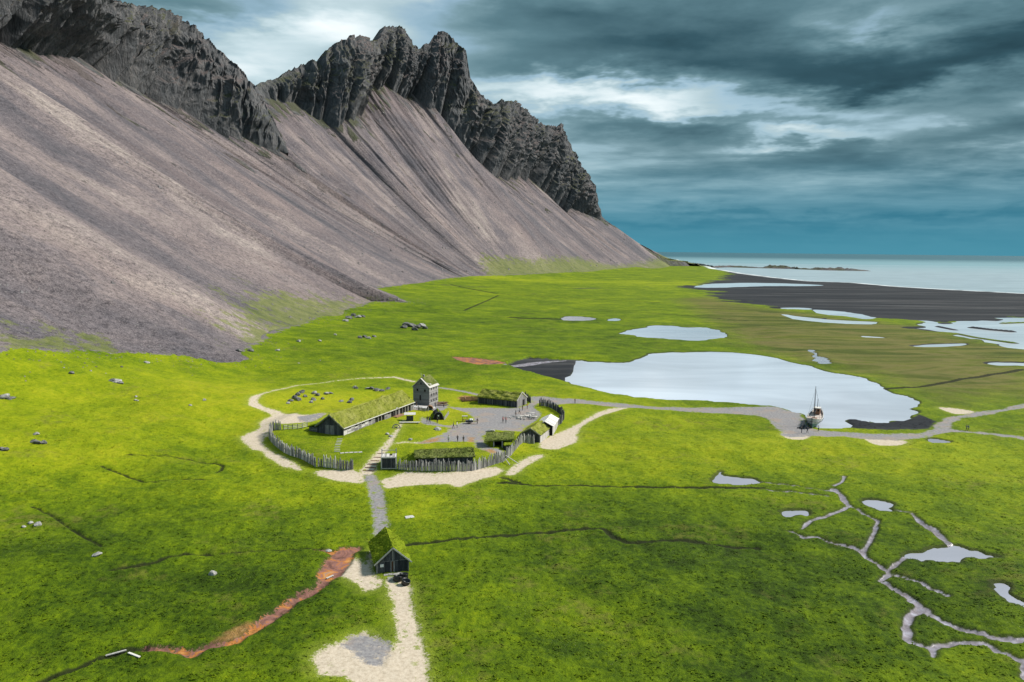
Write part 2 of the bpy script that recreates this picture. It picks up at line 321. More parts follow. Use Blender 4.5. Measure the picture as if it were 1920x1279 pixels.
fld['red'] = np.maximum.reduce([line_sd(X, Y, PP(RED[0]), RED[1]), line_sd(X, Y, PP(RED2[0]), RED2[1]), allsd(X, Y, REDPOLY)])
st = np.full(X.shape, -30.0)
st = np.maximum(st, line_sd(X, Y, PP([(950,682),(975,681),(1000,677),(1030,674),(1060,673)]), [1.5, 3.0, 3.0, 2.0, 1.0]))
def wiggle(s_):
    o_ = []
    for a_, b_ in zip(s_, s_[1:]):
        n_ = max(1, int(math.hypot(b_[0]-a_[0], b_[1]-a_[1])/22))
        for i_ in range(n_): f_ = i_/n_; x_ = a_[0]*(1-f_)+b_[0]*f_; y_ = a_[1]*(1-f_)+b_[1]*f_; w_ = 13.0 if i_ else 0.0; o_.append((x_+w_*float(fbm(x_/40., y_/40., 2)), y_+w_*.6*float(fbm(x_/40.+7, y_/40., 2)), a_[2]*(1-f_)+b_[2]*f_))
    return o_+[s_[-1]]
STREAM = [wiggle(s_) for s_ in STREAM]
for s_ in STREAM: st = np.maximum(st, line_sd(X, Y, PP(s_, **Z6), [max(.24, q[2]*0.031)*(1+.35*math.sin(i_*2.3)) for i_, q in enumerate(s_)]))
fld['mud'] = st
fld['tan'] = allsd(X, Y, TANPOLY)
flatw = allsd(X, Y, FLATS)
for pts, wd in BARS: flatw = np.minimum(flatw, -line_sd(X, Y, PP(pts), wd, 60.0))
beach = poly_sd(X, Y, BEACH, 60.0); sea_sd = poly_sd(X, Y, SEAP, 60.0)
mudflat = allsd(X, Y, MUDPOLY)
fb_ = np.maximum.reduce([allsd(X, Y, BANKPOLY), mudflat, flatw+2.0]); fld['black'] = np.maximum.reduce([beach, sea_sd, np.where(fb_ <= -29, -60, fb_)])
fld['marsh'] = poly_sd(X, Y, MARSH, 60.0)
fld['scree'] = np.maximum(allsd(X, Y, SCREEPOLY), line_sd(X, Y, FOOTW, np.where(FOOTW[:, 1] < 700, 1.5, 4.0)))
dt = np.full(X.shape, -30.0)
for pts, wd in DITCH:
    wp = PP(pts); dt = np.maximum(dt, line_sd(X, Y, wp, wd*np.clip(wp[:, 1]/170, 0.8, 3.0)))
fld['ditch'] = dt
lag = poly_sd(X, Y, PONDS['lagoon']); pond_sds = [poly_sd(X, Y, p) for p in PONDS['pond']]
water_all = np.maximum.reduce([lag, flatw]+pond_sds)
rough = (sstep(np.maximum(fld['sand'], fld['gravel']), 1, -6)*0.8 + 0.2)*(1-0.45*sstep(poly_sd(X, Y, ENC), -6, 2))
rough *= sstep(water_all, 1, -10)*0.85 + 0.15
Hh = h0(X, Y)
nz = 0.80*fbm(X/38, Y/38, 2)*sstep(Y, 900, 200) + 0.26*fbm(X/9.0+5, Y/9.0, 3)*sstep(Y, 700, 150) + 0.17*perlin(X/2.1, Y/2.1)*sstep(Y, 420, 140) + 0.10*perlin(X/0.9+9, Y/0.9)*sstep(Y, 260, 120)
Hh = Hh + nz*rough
Hh = Hh - 0.40*sstep(fld['mud'], -0.6, 0.2) - 0.35*sstep(fld['red'], -0.6, 0.2) - 0.38*sstep(dt, -0.6, 0.2)
Hh = Hh - 0.10*sstep(fld['sand'], -0.4, 0.2) - 0.08*sstep(fld['gravel'], -0.4, 0.2)
WL = -0.45
PONDWL = []
flatl = sstep(beach, -20, 10)
Hh = Hh*(1-flatl) + (-1.0)*flatl
Hh = np.where(fld['marsh'] > -60, Hh - 0.5*sstep(fld['marsh'], -30, 10), Hh)
k = sstep(mudflat, -1.0, 0.5); Hh = Hh*(1-k) + (WL+0.06+0.10*fbm(X/5, Y/9, 3))*k
for q, psd in zip([PONDS['lagoon']]+PONDS['pond'], [lag]+pond_sds):
    if q is PONDS['lagoon']: lev = WL
    else:
        near = np.abs(psd) < np.clip(Y*0.006, 1.2, 6); lev = float(np.min(h0(q[:, 0], q[:, 1]))) - 0.30
    PONDWL.append(lev)
    wdt = np.clip(Y*0.004, 0.5, 4.0)
    near = sstep(psd, -6*wdt, -1.0*wdt); Hh = np.where((psd < 0), Hh*(1-near)+np.maximum(lev+0.28, np.minimum(Hh, lev+0.45))*near, Hh)
    k = sstep(psd, -wdt, wdt); Hh = Hh*(1-k) + (lev-0.30)*k
FL = -1.05
k = sstep(flatw, -4.0, 4.0); Hh = np.where(flatw > -29, np.minimum(Hh, 0.2)*(1-k) + (FL-0.5)*k, Hh)
k = sstep(sea_sd, -12, 12); Hh = Hh*(1-k) + (-3.2)*k
# tone of the sward: sun and cloud shade painted in as lighter and darker grass
cloud_tone = np.zeros_like(X)
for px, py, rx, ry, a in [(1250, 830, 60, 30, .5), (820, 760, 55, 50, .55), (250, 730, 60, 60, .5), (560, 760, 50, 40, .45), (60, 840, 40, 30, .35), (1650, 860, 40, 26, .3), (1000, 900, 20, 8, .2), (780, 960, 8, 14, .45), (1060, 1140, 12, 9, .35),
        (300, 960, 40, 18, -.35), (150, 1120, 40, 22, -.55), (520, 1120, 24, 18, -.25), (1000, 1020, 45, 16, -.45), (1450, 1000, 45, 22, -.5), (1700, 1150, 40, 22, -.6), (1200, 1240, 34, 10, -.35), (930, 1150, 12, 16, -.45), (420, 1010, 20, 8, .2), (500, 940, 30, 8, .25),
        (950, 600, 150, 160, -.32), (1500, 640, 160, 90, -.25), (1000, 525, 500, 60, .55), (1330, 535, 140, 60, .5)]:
    c = P(px, py)[0]; cloud_tone += a*np.exp(-((X-c[0])/rx)**2-((Y-c[1])/ry)**2)
fld['cloud_tone'] = np.clip(cloud_tone, -1, 1)
fld['black'] = np.clip(fld['black'], -60, 60)
for k_ in ('sand', 'gravel', 'red', 'mud', 'tan', 'scree', 'ditch', 'marsh'): fld[k_] = np.clip(fld[k_], -30, 30)
fld['off'] = np.clip(sea_sd, -60, 60); fld['shore'] = np.clip(water_all, -30, 30)

idx = np.arange(NR*NC).reshape(NR, NC)
quads = np.stack([idx[:-1, :-1], idx[:-1, 1:], idx[1:, 1:], idx[1:, :-1]], -1).reshape(-1, 4)
co = np.stack([X, Y, Hh], -1)
def grid_normals(co, nr, nc):
    g = co.reshape(nr, nc, 3); n = np.cross(np.gradient(g, axis=1), np.gradient(g, axis=0)); n /= np.linalg.norm(n, axis=-1, keepdims=True)+1e-12; return n.reshape(-1, 3)
def sheet(name, co, quads, nrm, attrs, mat, parent=None):
    u, inv = np.unique(quads, return_inverse=True); q = inv.reshape(-1, quads.shape[1]); me = bpy.data.meshes.new(name)
    me.vertices.add(len(u)); me.vertices.foreach_set('co', co[u].astype(np.float32).ravel())
    nf, k = q.shape
    me.loops.add(nf*k); me.loops.foreach_set('vertex_index', q.astype(np.int32).ravel())
    me.polygons.add(nf); me.polygons.foreach_set('loop_start', np.arange(0, nf*k, k, dtype=np.int32))
    me.update(calc_edges=True)
    me.polygons.foreach_set('use_smooth', np.ones(nf, bool))
    for a, v in attrs.items():
        if v.ndim == 1: me.attributes.new(a, 'FLOAT', 'POINT').data.foreach_set('value', v[u].astype(np.float32))
        else: me.attributes.new(a, 'FLOAT_VECTOR', 'POINT').data.foreach_set('vector', v[u].astype(np.float32).ravel())
    if nrm is not None: me.normals_split_custom_set_from_vertices([tuple(n) for n in nrm[u].tolist()])
    me.materials.append(mat)
    o = bpy.data.objects.new(name, me); COL.objects.link(o); return o

# ------------------------------------------------------------------ ground material
def ground_material():
    m, nt, b = new_mat('ground_cover'); nt.dim = '2D'
    geo = nt.node('ShaderNodeNewGeometry').outputs['Position']
    nA = nt.noise(geo, 0.022, 4, 0.6, 0.4); nB = nt.noise(geo, 0.13, 4, 0.62, 0.3); nC = nt.noise(geo, 0.9, 4, 0.65); nD = nt.noise(geo, 3.4, 3, 0.7)
    tn = nt.attr('cloud_tone'); t = nt.m('ADD', nt.m('MULTIPLY', tn, nt.step(tn, -0.1, 0.1, 0.28, 0.34)), 0.515)
    t = nt.m('ADD', t, nt.m('MULTIPLY', nt.m('SUBTRACT', nA, 0.5), 0.62))
    hs0 = nt.noise(geo, 0.42, 4, 0.7)
    t = nt.m('ADD', t, nt.m('MULTIPLY', nt.m('SUBTRACT', nB, 0.5), 0.60))
    t = nt.m('ADD', t, nt.m('MULTIPLY', nt.m('SUBTRACT', nC, 0.5), 0.58))
    t = nt.m('ADD', t, nt.m('MULTIPLY', nt.m('SUBTRACT', nD, 0.5), 0.38))
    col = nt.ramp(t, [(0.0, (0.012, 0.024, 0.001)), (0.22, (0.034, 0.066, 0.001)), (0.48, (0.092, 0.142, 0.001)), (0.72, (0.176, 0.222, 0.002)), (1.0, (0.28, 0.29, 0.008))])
    dead = nt.m('MULTIPLY', nt.step(nt.noise(geo, 0.055, 5, 0.7), 0.52, 0.70), nt.step(hs0, 0.42, 0.62)); col = nt.mix(nt.m('MULTIPLY', dead, 0.45), col, (0.150, 0.135, 0.030))
    # drying tips and tiny flowers
    fl = nt.m('MULTIPLY', nt.step(nt.noise(geo, 5.0, 2, 0.6), 0.70, 0.76), nt.step(nt.noise(geo, 0.06, 3), 0.55, 0.68))
    col = nt.mix(nt.m('MULTIPLY', fl, 0.55), col, (0.38, 0.38, 0.20))
    e1 = nt.m('MULTIPLY', nt.m('SUBTRACT', nt.noise(geo, 0.55, 5, 0.6), 0.5), 1.9)
    e2 = nt.m('MULTIPLY', nt.m('SUBTRACT', nt.noise(geo, 0.06, 5, 0.65), 0.5), 34.0)
    e3 = nt.m('ADD', e1, nt.m('MULTIPLY', nt.m('SUBTRACT', nt.noise(geo, 2.6, 4, 0.7), 0.5), 2.2))
    def edge(name, lo, hi, n=e1): return nt.step(nt.m('ADD', nt.attr(name), n), lo, hi)
    hs = nt.noise(geo, 1.6, 5, 0.7); hf = nt.noise(geo, 6.0, 3, 0.7)
    # marsh: brown sedge in long drifts
    mp = nt.vm('MULTIPLY', geo, (0.30, 1.0, 1.0)); mv = nt.noise(mp, 0.035, 5, 0.65, 0.8)
    marsh = nt.ramp(mv, [(0.3, (0.030, 0.040, 0.008)), (0.45, (0.070, 0.078, 0.014)), (0.56, (0.135, 0.112, 0.040)), (0.66, (0.085, 0.095, 0.012)), (0.8, (0.05, 0.055, 0.012))])
    col = nt.mix(nt.m('MULTIPLY', nt.step(nt.m('ADD', nt.attr('marsh'), e2), -20.0, 25.0), 0.85), col, marsh)
    # scree wash
    scr = nt.ramp(hs, [(0.3, (0.070, 0.062, 0.065)), (0.7, (0.20, 0.18, 0.175))])
    col = nt.mix(edge('scree', -0.6, 0.8, nt.m('ADD', nt.m('MULTIPLY', e1, 2.5), nt.m('MULTIPLY', nt.m('SUBTRACT', nt.noise(geo, 0.11, 4, 0.65), 0.5), 14.0))), col, scr)
    # ditches: wet peat, its dark colour also standing in for shade in the cut
    col = nt.mix(nt.m('MULTIPLY', edge('ditch', -0.42, 0.02, nt.m('MULTIPLY', e1, 0.35)), 0.9), col, (0.014, 0.017, 0.006))
    # sand
    sand = nt.ramp(hs, [(0.25, (0.32, 0.262, 0.195)), (0.5, (0.44, 0.372, 0.288)), (0.8, (0.53, 0.46, 0.37))])
    sand = nt.mix(nt.m('MULTIPLY', nt.step(hf, 0.58, 0.70), 0.5), sand, (0.16, 0.13, 0.10))
    es = edge('sand', -0.35, 0.45, e3)
    halo = nt.m('MULTIPLY', nt.step(nt.m('ADD', nt.attr('sand'), e1), -2.6, -0.2), 0.45)
    col = nt.mix(halo, col, (0.21, 0.25, 0.03))
    tuft = nt.m('MULTIPLY', nt.step(nt.noise(geo, 0.55, 5, 0.7), 0.60, 0.66), nt.step(nt.attr('sand'), 2.5, 0.8))
    col = nt.mix(nt.m('MULTIPLY', es, nt.m('SUBTRACT', 1.0, nt.m('MULTIPLY', tuft, 0.8))), col, sand)
    # gravel
    gr = nt.ramp(hs, [(0.25, (0.125, 0.118, 0.125)), (0.5, (0.205, 0.196, 0.200)), (0.8, (0.29, 0.275, 0.265))])
    gr = nt.mix(nt.m('MULTIPLY', nt.step(nt.noise(geo, 0.16, 5, 0.65), 0.48, 0.66), 0.75), gr, (0.255, 0.205, 0.175))
    gr = nt.mix(nt.m('MULTIPLY', nt.step(hf, 0.60, 0.72), 0.4), gr, (0.07, 0.065, 0.07))
    eg = edge('gravel', -0.35, 0.45, e3); gt = nt.m('MULTIPLY', nt.step(nt.noise(geo, 0.5, 5, 0.7), 0.57, 0.64), nt.step(nt.attr('gravel'), 3.0, 0.6)); col = nt.mix(nt.m('MULTIPLY', eg, nt.m('SUBTRACT', 1.0, nt.m('MULTIPLY', gt, 0.75))), col, gr)
    # tan bare patches
    tan = nt.ramp(hs, [(0.3, (0.20, 0.115, 0.035)), (0.55, (0.30, 0.16, 0.06)), (0.75, (0.36, 0.25, 0.12))])
    col = nt.mix(nt.m('MULTIPLY', edge('tan', -0.5, 0.9), 0.85), col, tan)
    # wet dark margins of water and streams
    rim = nt.m('MULTIPLY', nt.step(nt.m('ADD', nt.attr('shore'), nt.m('MULTIPLY', e1, 0.5)), -1.1, -0.25), 0.75)
    rim = nt.m('MAXIMUM', rim, nt.m('MULTIPLY', nt.step(nt.m('ADD', nt.m('MAXIMUM', nt.attr('mud'), nt.attr('red')), nt.m('MULTIPLY', e1, 0.5)), -0.75, -0.15), 0.6))
    col = nt.mix(rim, col, (0.030, 0.034, 0.012))
    # rust-red iron stream
    rd = nt.ramp(nt.noise(geo, 0.38, 6, 0.72, 0.5), [(0.30, (0.085, 0.040, 0.032)), (0.42, (0.155, 0.072, 0.055)), (0.50, (0.215, 0.105, 0.085)), (0.57, (0.32, 0.115, 0.025)), (0.66, (0.40, 0.19, 0.06)), (0.74, (0.24, 0.16, 0.14))])
    er = edge('red', -0.25, 0.25, e3); col = nt.mix(er, col, rd)
    # stream mud under a film of water
    md = nt.ramp(nt.noise(geo, 0.5, 4, 0.7), [(0.3, (0.13, 0.112, 0.12)), (0.55, (0.22, 0.20, 0.23)), (0.75, (0.33, 0.33, 0.39))])
    em = edge('mud', -0.22, 0.08, nt.m('MULTIPLY', e1, 0.3)); col = nt.mix(em, col, md)
    # black sand
    bk = nt.ramp(nt.noise(nt.vm('MULTIPLY', geo, (0.10, 1.0, 1.0)), 0.035, 6, 0.75), [(0.3, (0.008, 0.010, 0.013)), (0.48, (0.017, 0.019, 0.023)), (0.60, (0.034, 0.034, 0.036)), (0.72, (0.075, 0.077, 0.080))])
    eb = nt.step(nt.m('ADD', nt.attr('black'), nt.m('ADD', e1, nt.m('MULTIPLY', nt.m('SUBTRACT', nt.noise(nt.vm('MULTIPLY', geo, (0.45, 1.0, 1.0)), 0.014, 6, 0.68), 0.5), nt.step(nt.sep(geo)[1], 380, 800, 0.0, 150.0)))), -0.6, 0.8)
    col = nt.mix(eb, col, bk)
    col = nt.mix(nt.m('MULTIPLY', em, eb), col, md)
    foam = nt.m('MULTIPLY', nt.step(nt.attr('off'), -30.0, -16.0), nt.step(nt.attr('off'), 18.0, 9.0))
    col = nt.mix(nt.m('MULTIPLY', foam, nt.step(nt.noise(mp, 0.05, 4), 0.35, 0.55)), col, (0.62, 0.66, 0.68))
    nt.l.new(col, b.inputs['Base Color'])
    wet = nt.m('MAXIMUM', nt.m('MULTIPLY', em, nt.step(nt.noise(geo, 0.35, 3), 0.36, 0.50)), nt.m('MULTIPLY', er, 0.35))
    nt.l.new(nt.m('SUBTRACT', 0.92, nt.m('MULTIPLY', wet, 0.72)), b.inputs['Roughness'])
    b.inputs['Specular IOR Level'].default_value = 0.12
    hard = nt.m('MAXIMUM', nt.m('MAXIMUM', es, eg), nt.m('MAXIMUM', em, nt.m('MAXIMUM', eb, er)))
    hgt = nt.m('ADD', nt.m('MULTIPLY', nC, 0.5), nt.m('MULTIPLY', nt.noise(geo, 2.3, 4, 0.75), 0.6))
    bp = nt.node('ShaderNodeBump'); bp.inputs['Distance'].default_value = 0.85
    nt.l.new(hgt, bp.inputs['Height']); nt.l.new(nt.m('SUBTRACT', 0.62, nt.m('MULTIPLY', hard, 0.48)), bp.inputs['Strength'])
    nt.l.new(bp.outputs[0], b.inputs['Normal'])
    return m
M_GROUND = ground_material()
nrm = grid_normals(co, NR, NC)
qc = {k_: v.reshape(NR, NC) for k_, v in paths.items()}
def cell(v): v = v.reshape(NR, NC); return (0.25*(v[:-1, :-1]+v[:-1, 1:]+v[1:, 1:]+v[1:, :-1])).ravel()
cls = np.zeros(len(quads), int); names = ['ground']
for nm, v in [('wet_stream', fld['mud']), ('red_stream', fld['red']), ('black_beach', beach), ('mud_flat', mudflat), ('sand_patch', paths['sand_patch']), ('sandy_path', paths['sandy_path']), ('sandy_track', paths['sandy_track']),
              ('stepped_path', paths['stepped_path']), ('gravel_yard', paths['gravel_yard']), ('gravel_path', paths['gravel_path']), ('gravel_road', paths['gravel_road'])]:
    names.append(nm); cls[cell(v) > 0] = len(names)-1
GLABEL = {}
for i, nm in enumerate(names):
    f = quads[cls == i]
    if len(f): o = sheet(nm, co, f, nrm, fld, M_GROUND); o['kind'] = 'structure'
def ground_z(x, y):
    """height of the finished ground sheet"""
    x = float(x); y = float(y); r = np.searchsorted(rows, y)-1; c = int((x/y-cols[0])/(cols[1]-cols[0])); r = min(max(r, 0), NR-2); c = min(max(c, 0), NC-2)
    g = Hh.reshape(NR, NC); fr = (y-rows[r])/(rows[r+1]-rows[r]); fc = (x/y-cols[c])/(cols[1]-cols[0])
    return float((g[r, c]*(1-fc)+g[r, c+1]*fc)*(1-fr) + (g[r+1, c]*(1-fc)+g[r+1, c+1]*fc)*fr)
def G(px, py, dz=0.0):
    p = P(px, py)[0]; return Vector((p[0], p[1], ground_z(p[0], p[1])+dz))

# ------------------------------------------------------------------ water
def water_mat(name, base, rough, far=None):
    m, nt, b = new_mat(name); geo = nt.node('ShaderNodeNewGeometry').outputs['Position']
    n = nt.noise(nt.vm('MULTIPLY', geo, (0.35, 1.0, 1.0)), 0.03, 4, 0.6, 0.6)
    c = nt.mix(nt.step(n, 0.32, 0.70), tuple(x*0.76 for x in base), base)
    if far:
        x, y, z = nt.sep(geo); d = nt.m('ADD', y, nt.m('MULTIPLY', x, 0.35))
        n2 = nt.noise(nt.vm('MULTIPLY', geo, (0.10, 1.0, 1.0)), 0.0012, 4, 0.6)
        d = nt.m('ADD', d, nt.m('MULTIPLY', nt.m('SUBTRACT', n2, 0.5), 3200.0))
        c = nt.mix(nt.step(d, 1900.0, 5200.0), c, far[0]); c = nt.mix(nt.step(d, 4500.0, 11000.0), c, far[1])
    nt.l.new(c, b.inputs['Base Color']); b.inputs['Roughness'].default_value = rough
    if far: nt.l.new(nt.step(d, 1500.0, 6000.0, rough, 0.6), b.inputs['Roughness']); b.inputs['Specular IOR Level'].default_value = 0.25
    rip = nt.noise(nt.vm('MULTIPLY', geo, (1.0, 1.6, 1.0)), 1.3, 3, 0.6)
    nt.l.new(nt.bump(rip, 0.10, 0.10), b.inputs['Normal']); return m
M_LAG = water_mat('silty_water', (0.53, 0.575, 0.65), 0.08)
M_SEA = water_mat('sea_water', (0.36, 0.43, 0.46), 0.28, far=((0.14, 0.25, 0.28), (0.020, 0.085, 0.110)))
M_POND = water_mat('muddy_pool_water', (0.34, 0.345, 0.40), 0.08)
def pond_mesh(name, poly, z, mat, grow):
    poly = np.asarray(poly)[:, :2]; c = poly.mean(0); nxt = np.roll(poly, -1, 0)-np.roll(poly, 1, 0); nn = np.stack([nxt[:, 1], -nxt[:, 0]], -1); nn /= np.linalg.norm(nn, axis=1)[:, None]+1e-9
    if poly_sd(np.array([poly[0, 0]+nn[0, 0]*.05]), np.array([poly[0, 1]+nn[0, 1]*.05]), poly)[0] > 0: nn = -nn
    pts = poly + nn*grow; bm = bmesh.new(); vs = [bm.verts.new((p[0], p[1], z)) for p in pts]; f = bm.faces.new(vs)
    if f.normal.z < 0 or True: bm.normal_update()
    if f.normal.z < 0: f.normal_flip()
    bmesh.ops.triangulate(bm, faces=bm.faces[:]); me = bpy.data.meshes.new(name); bm.to_mesh(me); bm.free(); me.materials.append(mat)
    o = bpy.data.objects.new(name, me); COL.objects.link(o); o['kind'] = 'structure'; return o
for i, (q, lev) in enumerate(zip([PONDS['lagoon']]+PONDS['pond'], PONDWL)):
    pond_mesh('lagoon_water' if i == 0 else 'pond_water', q, lev, M_LAG if i < 4 else M_POND, 0.8 if i == 0 else float(np.clip(q[:, 1].mean()*0.003, 0.3, 2.0)))
M_TIDE = water_mat('tidal_shallows', (0.60, 0.65, 0.69), 0.15)
for q in FLATS: pond_mesh('tidal_water', q, FL, M_TIDE, 3.0)
bm = bmesh.new(); ring = [bm.verts.new((120000*math.cos(a), 120000*math.sin(a), -1.5)) for a in np.linspace(0, 2*math.pi, 65)[:-1]]; bm.faces.new(ring)
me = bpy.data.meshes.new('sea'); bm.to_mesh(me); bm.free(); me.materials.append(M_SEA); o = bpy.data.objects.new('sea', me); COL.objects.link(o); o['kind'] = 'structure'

# ------------------------------------------------------------------ mountains: scree fans under cliffs
def mountain_material():
    m, nt, b = new_mat('scree_and_cliff'); geo = nt.node('ShaderNodeNewGeometry').outputs['Position']
    rock = nt.attr('rock'); hgt = nt.attr('upslope')
    fv = nt.attr('fall', 'Vector'); wv = nt.noise(nt.vm('MULTIPLY', fv, (0.012, 0.007, 1.0)), 1.0, 4, 0.6, dim='2D'); fv = nt.vm('ADD', fv, nt.comb(nt.m('MULTIPLY', nt.m('SUBTRACT', wv, 0.5), 95.0), nt.m('MULTIPLY', wv, 160.0), 0.0))
    bl = nt.noise(geo, 0.016, 5, 0.68)
    s1 = nt.noise(nt.vm('MULTIPLY', fv, (0.011, 0.0022, 1.0)), 1.0, 5, 0.62, 0.35, dim='2D')
    s2 = nt.noise(nt.vm('MULTIPLY', fv, (0.040, 0.0075, 1.0)), 1.0, 5, 0.66, 0.3, dim='2D')
    s3 = nt.noise(nt.vm('MULTIPLY', fv, (0.22, 0.075, 1.0)), 1.0, 4, 0.72, 0.2, dim='2D')
    gr1 = nt.noise(geo, 0.35, 4, 0.8); gr2 = nt.noise(geo, 1.6, 3, 0.8)
    t = nt.m('ADD', nt.m('MULTIPLY', s1, 1.25), nt.m('ADD', nt.m('MULTIPLY', s2, 0.38), nt.m('MULTIPLY', s3, 0.18)))
    t = nt.m('ADD', nt.m('SUBTRACT', t, 0.78), nt.m('MULTIPLY', bl, 0.70))
    c = nt.ramp(t, [(0.12, (0.056, 0.056, 0.065)), (0.34, (0.090, 0.081, 0.090)), (0.50, (0.128, 0.109, 0.114)), (0.64, (0.178, 0.147, 0.144)), (0.84, (0.275, 0.235, 0.215))])
    pk = nt.step(nt.noise(nt.vm('MULTIPLY', fv, (0.012, 0.0022, 1.0)), 1.0, 4, 0.6), 0.48, 0.66)
    c = nt.mix(nt.m('MULTIPLY', pk, 0.32), c, (0.165, 0.120, 0.112))
    g = nt.m('ADD', nt.m('MULTIPLY', nt.m('SUBTRACT', gr1, 0.5), 2.2), nt.m('MULTIPLY', nt.m('SUBTRACT', gr2, 0.5), 2.4))
    c = nt.mix(1.0, c, nt.ramp(nt.m('ADD', g, 0.5), [(0.0, (0.30, 0.30, 0.32)), (0.5, (0.95, 0.95, 0.95)), (1.0, (1.45, 1.43, 1.4))]), 'MULTIPLY')
    st = nt.m('MULTIPLY', nt.step(nt.noise(geo, 0.9, 3, 0.7), 0.62, 0.70), 0.8)
    c = nt.mix(st, c, (0.24, 0.22, 0.21))
    dk = nt.m('MULTIPLY', nt.step(nt.noise(nt.vm('MULTIPLY', geo, (1, 1, 1.6)), 0.06, 6, 0.75), 0.63, 0.70), 0.7)
    c = nt.mix(dk, c, (0.030, 0.030, 0.034))
    # vegetation creeping up the toe
    vg = nt.m('ADD', nt.m('MULTIPLY', nt.m('SUBTRACT', nt.noise(geo, 0.085, 6, 0.75), 0.5), 80.0), nt.m('SUBTRACT', nt.attr('green'), 6.0))
    vgm = nt.step(nt.m('SUBTRACT', vg, hgt), -3.0, 5.0)
    gcol = nt.ramp(nt.noise(geo, 0.12, 5, 0.7), [(0.3, (0.050, 0.075, 0.006)), (0.5, (0.11, 0.135, 0.014)), (0.7, (0.17, 0.185, 0.045))])
    c = nt.mix(nt.m('MULTIPLY', vgm, 0.68), c, gcol)
    # cliffs
    cr = nt.noise(nt.vm('MULTIPLY', geo, (1, 1, 0.25)), 0.05, 4, 0.7, 0.5); cr2 = nt.noise(nt.vm('MULTIPLY', geo, (1, 1, 0.20)), 0.20, 5, 0.75, 0.4)
    rt = nt.m('ADD', nt.m('MULTIPLY', cr, 0.6), nt.m('MULTIPLY', cr2, 0.55))
    rc = nt.ramp(rt, [(0.34, (0.022, 0.026, 0.030)), (0.48, (0.060, 0.065, 0.070)), (0.60, (0.100, 0.100, 0.104)), (0.76, (0.19, 0.178, 0.172))])
    sx, sy, sz = nt.sep(nt.node('ShaderNodeNewGeometry').outputs['Normal'])
    ledge = nt.m('MULTIPLY', nt.step(sz, 0.46, 0.66), nt.step(nt.noise(geo, 0.02, 4), 0.36, 0.52))
    rc = nt.mix(nt.m('MULTIPLY', ledge, 0.8), rc, nt.mix(nt.step(nt.noise(geo, 0.008, 2), 0.45, 0.55), (0.125, 0.102, 0.098), (0.068, 0.072, 0.034)))
    rm = nt.step(nt.m('ADD', rock, nt.m('ADD', nt.m('MULTIPLY', nt.m('SUBTRACT', cr2, 0.5), 1.1), nt.m('MULTIPLY', nt.m('SUBTRACT', bl, 0.5), 1.2))), 0.36, 0.60)
    c = nt.mix(rm, c, rc)
    nt.l.new(c, b.inputs['Base Color']); b.inputs['Roughness'].default_value = 0.95; b.inputs['Specular IOR Level'].default_value = 0.2
    h = nt.m('ADD', nt.m('MULTIPLY', gr1, 0.5), nt.m('ADD', nt.m('MULTIPLY', gr2, 0.25), nt.m('MULTIPLY', nt.m('MULTIPLY', cr2, rm), 5.0)))
    nt.l.new(nt.bump(h, 0.8, 1.6), b.inputs['Normal']); return m
M_MTN = mountain_material()

def arr(l): return np.array(l, float)
def ridge_depth(B, rr, slope):
    """depth on the ridge ray at which the cliff leans back by the given slope"""
    t = np.linspace(B[1]*1.0, B[1]*1.5, 400); s = (CAMH+rr[2]*t-B[2])/(np.hypot(rr[0]*t-B[0], t-B[1])+1e-6)
    k = np.nonzero(s <= slope)[0]; return t[k[0]] if len(k) else t[-1]

